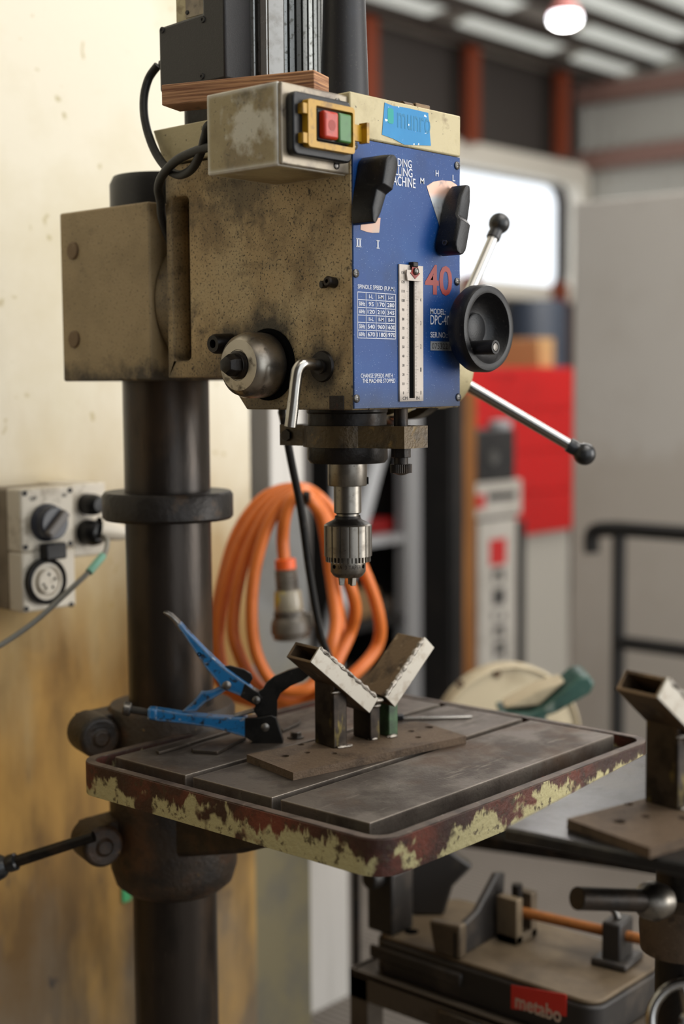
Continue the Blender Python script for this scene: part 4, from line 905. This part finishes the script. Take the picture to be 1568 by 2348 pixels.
def crate(name, u0, u1, v0, v1, y, dp, m, label, cat, bv=.004):
    a, b = onY(u0, (v0+v1)/2, y), onY(u1, (v0+v1)/2, y); um = (u0+u1)/2
    return tag(MB().box(a.x, b.x, y, y+dp, onY(um, v1, y).z, onY(um, v0, y).z).build(name, m, bevel=bv), label, cat)
zsh = [onY(850, v, yb).z for v in (1235, 1425, 1620)]
def on_shelf(name, u0, u1, h, k, m, label, cat):
    a, b = onY(u0, 1200, yb+.075), onY(u1, 1200, yb+.075)
    tag(MB().box(a.x, min(b.x, xr-.02), yb+.075, yb+.27, zsh[k]+.0005, zsh[k]+h).build(name, m, bevel=.004), label, cat)
on_shelf('red_case', 848, 902, .055, 0, mat('red_case', '#8e1c1c', .4), 'small red case on the upper shelf beside the chuck', 'case')
kraft = mat('kraft_cardboard', '#8a6a45', .8)
on_shelf('cardboard_carton', 808, 866, .10, 1, kraft, 'brown cardboard carton on the middle shelf behind the orange cord', 'carton')
on_shelf('small_carton', 872, 922, .05, 1, mat('dark_carton', '#4a3f35', .8), 'low dark carton beside the brown carton on the middle shelf', 'carton')
on_shelf('parts_tray', 800, 880, .10, 2, mat('brown_tray', '#5c4630', .8), 'brown parts tray on the lowest visible shelf', 'tray')
pa, pb = atD(890, 945, 4.5), atD(800, 1290, 4.4); pb2 = pa+(pb-pa)*((pa.z-.012)/(pa.z-pb.z))
tag(MB().cyl(pa+(pa-pb).normalized()*.1, pb2, .028, n=16).build('leaning_pole', whitep), 'pale round pole leaning in front of the dark shelf rack', 'pole')
yc = atD(967, 1200, 4.8).y
CB = root('black_cabinet', (onY(1010, 1200, yc).x, yc+.2, 0), 'tall plain black cabinet right of the shelf rack', 'cabinet')
xa, xb = onY(1034, 1200, yc).x, onY(1061, 1200, yc).x
MB().box(xa, xb, yc, yc+.13, 0, 1.48).build('body', blackp, CB, .004)
MB().box(xa+.008, xb-.008, yc-.012, yc-.0005, .08, 1.47).build('door', blackp, CB, .003)
timber = wood('pine_timber', '#9a6630', '#7a4a1c', (30, 30, 3))
yt = atD(1062, 1200, 5.25).y
tag(MB().box(onY(1063, 1200, yt).x, onY(1092, 1200, yt).x, yt, yt+.045, 0, 1.45).build('timber_stud', timber, bevel=.003), 'upright pine timber stud beside the black cabinet', 'timber')
ys = atD(1100, 1200, 5.5).y
pale = mat('pale_box_print', '#b0aaa0', .6, 0, [dict(c='#8f897e', s=6, lo=.5, hi=.65, a=.5)])
BN = root('printed_carton', (onY(1140, 1300, ys).x, ys+.15, 0), 'tall pale carton with red square and dark vertical print', 'carton')
xa, xb = onY(1098, 1300, ys).x, onY(1184, 1300, ys).x; zt_ = onY(1140, 1192, ys).z
MB().box(xa, xb, ys, ys+.28, 0, zt_).build('carton', pale, BN, .004)
BO = V((0, ys-.0006, 0))
def bmark(u0, u1, v0, v1, m): 
    a, b = onY(u0, v0, ys), onY(u1, v1, ys); MB().prism([(a.x, b.z), (b.x, b.z), (b.x, a.z), (a.x, a.z)], BO, X_, Z_, -Y_, 0, .0004).build('print', m, BN)
redp = mat('red_print', '#b41c1c', .5)
bmark(1122, 1160, 1238, 1292, redp)
for a in ((1130, 1154, 1308, 1316), (1130, 1136, 1316, 1334), (1148, 1154, 1316, 1334), (1130, 1156, 1352, 1384), (1128, 1136, 1404, 1420), (1150, 1158, 1404, 1420), (1132, 1156, 1436, 1444), (1132, 1138, 1444, 1460), (1150, 1156, 1444, 1460), (1132, 1158, 1474, 1480), (1132, 1138, 1480, 1510), (1152, 1158, 1480, 1510), (1138, 1152, 1492, 1498)): bmark(*a, ink)
xa, xb = onY(1090, 1150, ys).x, onY(1196, 1150, ys).x; z2 = onY(1140, 1104, ys).z
GB = root('grey_carton', ((xa+xb)/2, ys+.15, zt_), 'flat pale grey carton with red mark stacked on the tall printed carton', 'carton')
MB().box(xa, xb, ys, ys+.26, zt_+.012, z2).build('carton', pale, GB, .004); MB().box(xa+.01, xb-.01, ys+.01, ys+.25, zt_+.0002, zt_+.012).build('base_strip', blackp, GB)
a, b = onY(1090, 1135, ys), onY(1108, 1165, ys); MB().prism([(a.x+.003, b.z), (b.x+.01, b.z), (b.x+.01, a.z), (a.x+.003, a.z)], BO, X_, Z_, -Y_, 0, .0004).build('print', redp, GB)
a, b = onY(1118, 1132, ys), onY(1182, 1142, ys); MB().prism([(a.x, b.z), (b.x, b.z), (b.x, a.z), (a.x, a.z)], BO, X_, Z_, -Y_, 0, .0004).build('print', ink, GB)
xa, xb = onY(1094, 1050, ys).x, onY(1182, 1050, ys).x; z3 = onY(1140, 985, ys).z
SPK = root('black_speaker', ((xa+xb)/2, ys+.12, z2), 'small black box with a round grey disc on top of the grey carton', 'speaker')
MB().box(xa, xb, ys, ys+.2, z2+.0005, z3).build('case', blackp, SPK, .008); p = onY(1130, 1048, ys)
MB().lathe((p.x, ys, p.z), -Y_, [(.03, 0), (.03, .006), (.022, .003), (0, .006)], 28).build('disc', mat('grey_disc', '#4a4844', .5), SPK)
p = onY(1150, 985, ys+.05); tag(MB().lathe((p.x, ys+.06, z3+.0002), Z_, [(0, 0), (.045, 0), (.047, .006), (.045, .03), (.018, .034), (0, .034)], 24).build('tape_roll', whitep), 'pale tape roll lying on the small black box', 'tape roll')
tag(MB().box(onY(1189, 1300, ys+.05).x, onY(1205, 1300, ys+.05).x, ys+.05, ys+.3, 0, onY(1195, 1200, ys).z).build('gap_board', blackp, bevel=.003), 'narrow black board filling the dark gap right of the printed carton', 'board')  # black board stands in for the dark gap beside the carton

# ---- red cabinet and low pale cabinet
redm = mat('red_enamel', '#b80608', .4, 0, [dict(c='#8c0608', s=3, lo=.5, hi=.7, a=.4)])
yr = atD(1100, 950, 6.2).y; RC = root('red_cabinet', (onY(1200, 1000, yr).x, yr+.3, 0), 'bright red steel tool cabinet in front of the pale partition', 'tool cabinet')
xa, xb = onY(1050, 1000, yr).x, onY(1316, 1000, yr).x; zr1 = onY(1200, 842, yr).z; zr0 = onY(1200, 1228, yr).z
MB().box(xa, xb, yr, yr+.5, zr0, zr1).build('body', redm, RC, .008)
nd = 4
for i in range(nd):
    za = zr0+(zr1-zr0)*(i+.01)/nd; zb_ = zr0+(zr1-zr0)*(i+.99)/nd
    dw = MB().box(xa+.02, xb-.02, yr-.012, yr-.0005, za, zb_).build('drawer', redm, RC, .004)
    MB().box(xa+.2, xa+.42, yr-.02, yr-.012, zb_-.03, zb_-.02).build('handle', redm, dw, .003)
palec = mat('pale_cabinet_paint', '#a8a399', .5)
MB().box(xa, xb, yr+.02, yr+.5, 0, zr0).build('lower_cabinet', palec, RC, .004)
tag(MB().box(onY(1236, 800, yr+.1).x, xb-.02, yr+.1, yr+.4, zr1+.0005, zr1+.14).build('tan_carton', mat('tan_carton', '#b08a5a', .8), bevel=.006), 'tan cardboard carton on top of the red tool cabinet', 'carton')
tag(MB().lathe((xa+.19, yr+.2, zr1+.0005), Z_, [(0, 0), (.045, 0), (.045, .07), (.03, .08), (.03, .1), (0, .1)], 24).build('orange_tin', mat('orange_tin', '#c2562a', .5)), 'orange tin standing beside the tan carton on the red cabinet', 'tin')
# dark machines beyond
dk = mat('dim_machine_paint', '#4d443c', .6, 0, [dict(c='#33302f', s=4, lo=.45, hi=.6, a=.8)])
ym = 3.35
xa, xb = onY(1035, 700, ym).x, onY(1240, 700, ym).x; zm1 = onY(1150, 672, ym).z
MC = root('dim_machine', ((xa+xb)/2, ym+.4, 0), 'dim brown machine beyond the hand wheel under the bright opening', 'machine')
MB().box(xa, xb, ym, ym+.6, 0, zm1-.3).build('body', dk, MC, .03); MB().box(xa+.1, xb-.35, ym+.05, ym+.5, zm1-.3, zm1).build('housing', dk, MC, .05)
MB().cyl((xb-.2, ym+.2, zm1-.3), (xb-.2, ym+.2, zm1-.02), .09, n=24).build('turret', dk, MC, .01)
p = onY(1195, 705, ym-.1)
bd = MB().lathe((p.x, ym-.2, 0), Z_, [(0, 0), (.15, 0), (.16, .03), (.16, p.z), (.14, p.z+.03), (0, p.z+.03)], 28).build('blue_drum', mat('dull_blue_drum', '#2b3340', .5)); tag(bd, 'dull blue drum standing in front of the dim machine', 'drum')

# ---- white partition and black rail
part_m = mat('partition_board', '#dbd5cc', .6, 0, [dict(c='#cbc3b8', s=2.2, lo=.48, hi=.66, a=.5), dict(c='#a08a6c', s=6, z=(1.28, 1.16, .35), a=.25)])
pp = atD(1312, 1000, 5.3)
struct(MB().box(pp.x, pp.x+.06, -2.6, pp.y, 0, onX(1440, 452, pp.x).z).build('wall_partition', part_m, bevel=.006), 'plain off-white partition board on the right')
RL = root('pipe_rail', (2.76, .6, 0), 'black pipe guard rail in front of the off-white partition', 'rail')
rm = mat('black_rail_paint', '#23211f', .5)
xrl = 2.76
def rl(u, v): p = onX(u, v, xrl); return V((xrl, p.y, p.z))
ptop = rl(1360, 1216)
MB().tube(spline([rl(1357, 1268), rl(1356, 1240), rl(1360, 1222), rl(1378, 1214), rl(1420, 1213)], 6)+[V((xrl, -1.6, rl(1420, 1213).z))], .0255, 14).build('top_rail', rm, RL)
q = rl(1420, 1216); MB().cyl((xrl, q.y, 0), (xrl, q.y, q.z), .0225, n=16).build('post', rm, RL)
z = rl(1450, 1476).z; MB().cyl((xrl, q.y, z), (xrl, -1.6, z), .0225, n=16).build('mid_rail', rm, RL)
MB().cyl((xrl, -1.5, 0), (xrl, -1.5, q.z), .0225, n=16).build('post', rm, RL)

# ---- disc sander behind the table
cream = mat('cream_disc', '#b9ab8e', .6, 0, [dict(c='#8f8064', s=9, lo=.56, hi=.68, a=.6)])
dgreen = mat('dark_green_enamel', '#2f5047', .35, 0, [dict(c='#20352f', s=14, lo=.5, hi=.65, a=.7), dict(c='#8d958c', s=30, lo=.62, hi=.7, a=.5)])
dc = atD(1160, 1700, 2.85)
DS = root('disc_sander', (dc.x, dc.y, onY(1200, 1888, dc.y).z), 'cream disc sander with a dark green table arm behind the drill table', 'disc sander')
fn = V((-.50, -.86, 0)).normalized(); rdi = 182*2.85/FPX
dsk = MB().lathe(dc, fn, [(0, -.03), (rdi*.97, -.03), (rdi, -.02), (rdi, .015), (rdi*.965, .02), (rdi*.95, .012), (0, .012)], 64).build('disc_guard', cream, DS)
for u, v in ((1055, 1568), (1140, 1545)):
    d = RAY(u, v); t = (dc+fn*.014-CAM).dot(fn)/d.dot(fn); p = CAM+d*t
    MB().cyl(p-fn*.004, p+fn*.002, .008, n=14).build('guard_bolt', jig_rail_m, dsk)
bz_ = onY(1200, 1888, dc.y).z
MB().box(dc.x-.10, dc.x+.10, dc.y+.04, dc.y+.24, bz_, dc.z+.03).build('motor_body', dgreen, DS, .01)
BE = root('narrow_bench', (dc.x+.3, dc.y, 0), 'narrow dark bench behind the drill table that carries the disc sander', 'bench')
b0_, b1_ = atD(826, 1800, 3.0), atD(1720, 1800, 2.7)
db = V((b1_.x-b0_.x, b1_.y-b0_.y, 0)).normalized(); nb = V((-db.y, db.x, 0)); lb_ = V((b1_.x-b0_.x, b1_.y-b0_.y, 0)).length
MB().prism([(0, -.05), (lb_, -.1), (lb_, .32), (0, .32)], (b0_.x, b0_.y, 0), db, nb, Z_, bz_-.03, bz_-.0005).build('bench_top', ironk, BE, .003)
for t_, s_ in ((.0, -.03), (lb_-.05, -.05), (lb_-.05, .27)):
    q = V((b0_.x, b0_.y, 0))+db*t_+nb*s_; MB().cyl((q.x, q.y, 0), (q.x, q.y, bz_-.03), .010, n=12).build('leg', ironk, BE)
a_ = [atD(u, v, 2.55) for u, v in ((1148, 1636), (1215, 1636), (1248, 1622), (1326, 1550), (1350, 1547), (1364, 1568), (1352, 1590), (1275, 1636), (1225, 1652), (1150, 1650))]
o2 = a_[0]; k = MB(); pts2 = [((p-o2).dot(RT0), (p-o2).z) for p in a_]
k.prism(pts2, o2, RT0, Z_, V((FW.x, FW.y, 0)).normalized(), 0, .10); k.build('green_arm', dgreen, DS, .006)
MB().prism([((p-o2).dot(RT0), (p-o2).z) for p in [atD(u, v, 2.55) for u, v in ((1158, 1630), (1243, 1582), (1300, 1566), (1240, 1624))]], o2, RT0, Z_, V((FW.x, FW.y, 0)).normalized(), .02, .09).build('pale_table', cream, DS, .004)
MB().cyl(atD(1230, 1642, 2.62), V((dc.x, dc.y+.06, dc.z-.02)), .02, n=16).build('arm_bracket', dgreen, DS)

# ---- cut-off saw on its stand
zs = .575
L0, N0, R0 = onZ(822, 2150, zs), onZ(1392, 2290, zs), onZ(1470, 2190, zs)
sx0, sy0, sx1, sy1 = (L0.x+N0.x)/2, N0.y, R0.x+.02, L0.y
sawt = mat('dusty_cast_base', '#62533f', .6, .3, [dict(c='#3f3427', s=9, lo=.46, hi=.64, a=.8), dict(c='#7c6c54', s=5, lo=.55, hi=.7, a=.6)])
saws = mat('dark_saw_paint', '#231f1c', .5, .1, [dict(c='#4a4036', s=14, lo=.52, hi=.68, a=.6)])
SW = root('chop_saw', ((sx0+sx1)/2, (sy0+sy1)/2, zs-.11), 'dirty metal cut-off saw base with red label and vise below the drill table', 'saw')
MB().prism(rrect(sx0, sx1, sy0, sy1, .03), (0, 0, 0), X_, Y_, Z_, zs-.065, zs-.008).build('base', saws, SW, .004)
MB().prism(rrect(sx0+.004, sx1-.004, sy0+.004, sy1-.004, .028), (0, 0, 0), X_, Y_, Z_, zs-.008, zs).build('base_top', sawt, SW, .003)
p = onX(1173, 2260, sx0); q = onX(1299, 2318, sx0)
lb = MB().prism([(p.y, onX(1173, 2312, sx0).z), (q.y, onX(1299, 2330, sx0).z), (q.y, onX(1299, 2280, sx0).z), (p.y, onX(1173, 2258, sx0).z)], (sx0-.0004, 0, 0), Y_, Z_, -X_, 0, .0012).build('red_label', mat('red_label', '#c02a1e', .5), SW)
k = MB(); zmid = (p.z+q.z)/2; lettering(k, 'metabo', (sx0-.0016, 0, 0), -Y_, Z_, -X_, -p.y+.008, -q.y-.008, p.z-.032, p.z-.008, .02, .0004)
k.build('label_lettering', mat('label_cream', '#b9a08c', .5), SW)
MB().lathe((sx0+.045, sy1-.05, zs-.004), Z_, [(0, 0), (.012, 0), (.012, .0045), (0, .0046)], 18).build('base_hole', slot_m, SW)
yq0, yq1 = onX(850, 2200, sx0).y, onX(1060, 2250, sx0).y
MB().obox((sx0-.001, (yq0+yq1)/2, zs-.03), Y_, Z_, X_, (yq0-yq1)/2, .011, .004).build('side_rib', saws, SW, .004)
# fence, vise and screw
fa, fb = onZ(1050, 2200, zs), onZ(1150, 2140, zs)
dirf = (fb-fa).normalized(); nf = V((-dirf.y, dirf.x, 0)); Lf = (fb-fa).length
MB().prism([(0, 0), (Lf, 0), (Lf+.012, .10), (Lf-.012, .105), (.06, .06), (0, .045)], fa, dirf, Z_, nf, 0, .012).build('fence', saws, SW, .003)
MB().prism([(0, 0), (.05, 0), (.06, .05), (.0, .055)], fa-nf*.004, nf, Z_, dirf, 0, .02).build('fence_lug', sawt, SW, .004)
vb = onZ(1185, 2150, zs); MB().box(vb.x-.03, vb.x-.012, vb.y-.02, vb.y+.02, zs, zs+.075).box(vb.x+.012, vb.x+.03, vb.y-.02, vb.y+.02, zs, zs+.075).box(vb.x-.03, vb.x+.03, vb.y-.02, vb.y+.02, zs, zs+.015).build('vise_jaw', sawt, SW, .002)
MB().cyl((vb.x, vb.y, zs), (vb.x, vb.y, zs+.09), .009, n=14).build('vise_pin', ironk, SW)
rb = onZ(1415, 2205, zs); rust = mat('rusty_screw', '#9a5f2c', .6, .4, [dict(c='#6e4420', s=40, lo=.5, hi=.65, a=.6)])
dv = V((rb.x-vb.x, rb.y-vb.y, 0)).normalized()
MB().cyl(V((vb.x, vb.y, zs+.045)), V((rb.x, rb.y, zs+.045))+dv*.1, .0085, n=18).build('vise_screw', rust, SW)
MB().obox(V((rb.x, rb.y, zs+.035)), dv, V((-dv.y, dv.x, 0)), Z_, .016, .026, .035).obox(V((rb.x, rb.y, zs+.006)), dv, V((-dv.y, dv.x, 0)), Z_, .03, .036, .006).build('screw_bracket', saws, SW, .004)
MB().cyl(V((rb.x, rb.y, zs+.07)), V((rb.x, rb.y+.012, zs+.095)), .006, n=12).build('bracket_lever', zinc, SW)
ma, mc_ = onZ(890, 2128, zs), onZ(965, 2100, zs)
MB().box(ma.x-.025, ma.x+.03, ma.y-.03, ma.y+.025, zs, zs+.105).cyl((ma.x-.05, ma.y, zs+.095), (ma.x-.02, ma.y, zs+.095), .016).build('pivot_post', saws, SW, .004)
MB().prism([(-.03, .0), (.04, 0), (.055, .05), (.09, .085), (.03, .13), (-.02, .11)], (mc_.x, mc_.y, zs), RT0, Z_, V((FW.x, FW.y, 0)).normalized(), 0, .03).build('saw_arm', saws, SW, .006)
# stand
ST = root('saw_stand', ((sx0+sx1)/2, (sy0+sy1)/2, 0), 'dirty angle-iron stand carrying the cut-off saw', 'stand')
st_m = mat('dirty_angle_iron', '#5c5246', .55, .3, [dict(c='#3d352c', s=12, lo=.48, hi=.65, a=.7)])
a0, a1, b0, b1 = sx0-.02, sx1+.02, sy0-.02, sy1+.03; zt_ = zs-.0655
for (xa, xb, ya_, yb_) in ((a0, a0+.004, b0, b1), (a1-.004, a1, b0, b1), (a0, a1, b0, b0+.004), (a0, a1, b1-.004, b1)):
    MB().box(xa, xb, ya_, yb_, zt_-.045, zt_+.003).build('side_rail', st_m, ST)
MB().box(a0, a1, b0, b1, zt_-.006, zt_-.001).build('tray', st_m, ST)
for xa in (a0, a1-.04):
    for ya_ in (b0, b1-.04): MB().box(xa, xa+.04, ya_, ya_+.04, 0, zt_-.006).build('leg', st_m, ST, .002)
MB().box(a0-.006, a0, (b0+b1)/2-.03, (b0+b1)/2+.05, zt_-.04, zt_-.012).build('catch', zinc, ST, .002)

# ---- high-bay lamp
lp = atD(1295, 38, 6.2); zr_ = rz(lp.y)
LM = root('high_bay_lamp', (lp.x, lp.y, lp.z), 'glowing round high-bay lamp hanging from the roof', 'lamp')
MB().lathe(lp, Z_, [(.066, .01), (.072, -.005), (.066, -.028), (.04, -.044), (0, -.05)], 32).build('diffuser', mat('lamp_glow', '#ffffff', .5, 0, emit=('#f4f7ff', 6)), LM)
MB().lathe(lp, Z_, [(.07, .011), (.06, .04), (.04, .06), (.03, .12), (0, .12)], 32).build('housing', mat('lamp_housing', '#a0605a', .5), LM)
MB().cyl(lp+Z_*.11, V((lp.x, lp.y, zr_)), .008, n=10).build('stem', purlin_m, LM)
l = bpy.data.lights.new('lamp_light', 'POINT'); l.energy = 25; l.color = (1, .97, .92); l.shadow_soft_size = .08
lo = bpy.data.objects.new('lamp_light', l); C.objects.link(lo); lo.location = lp-Z_*.12
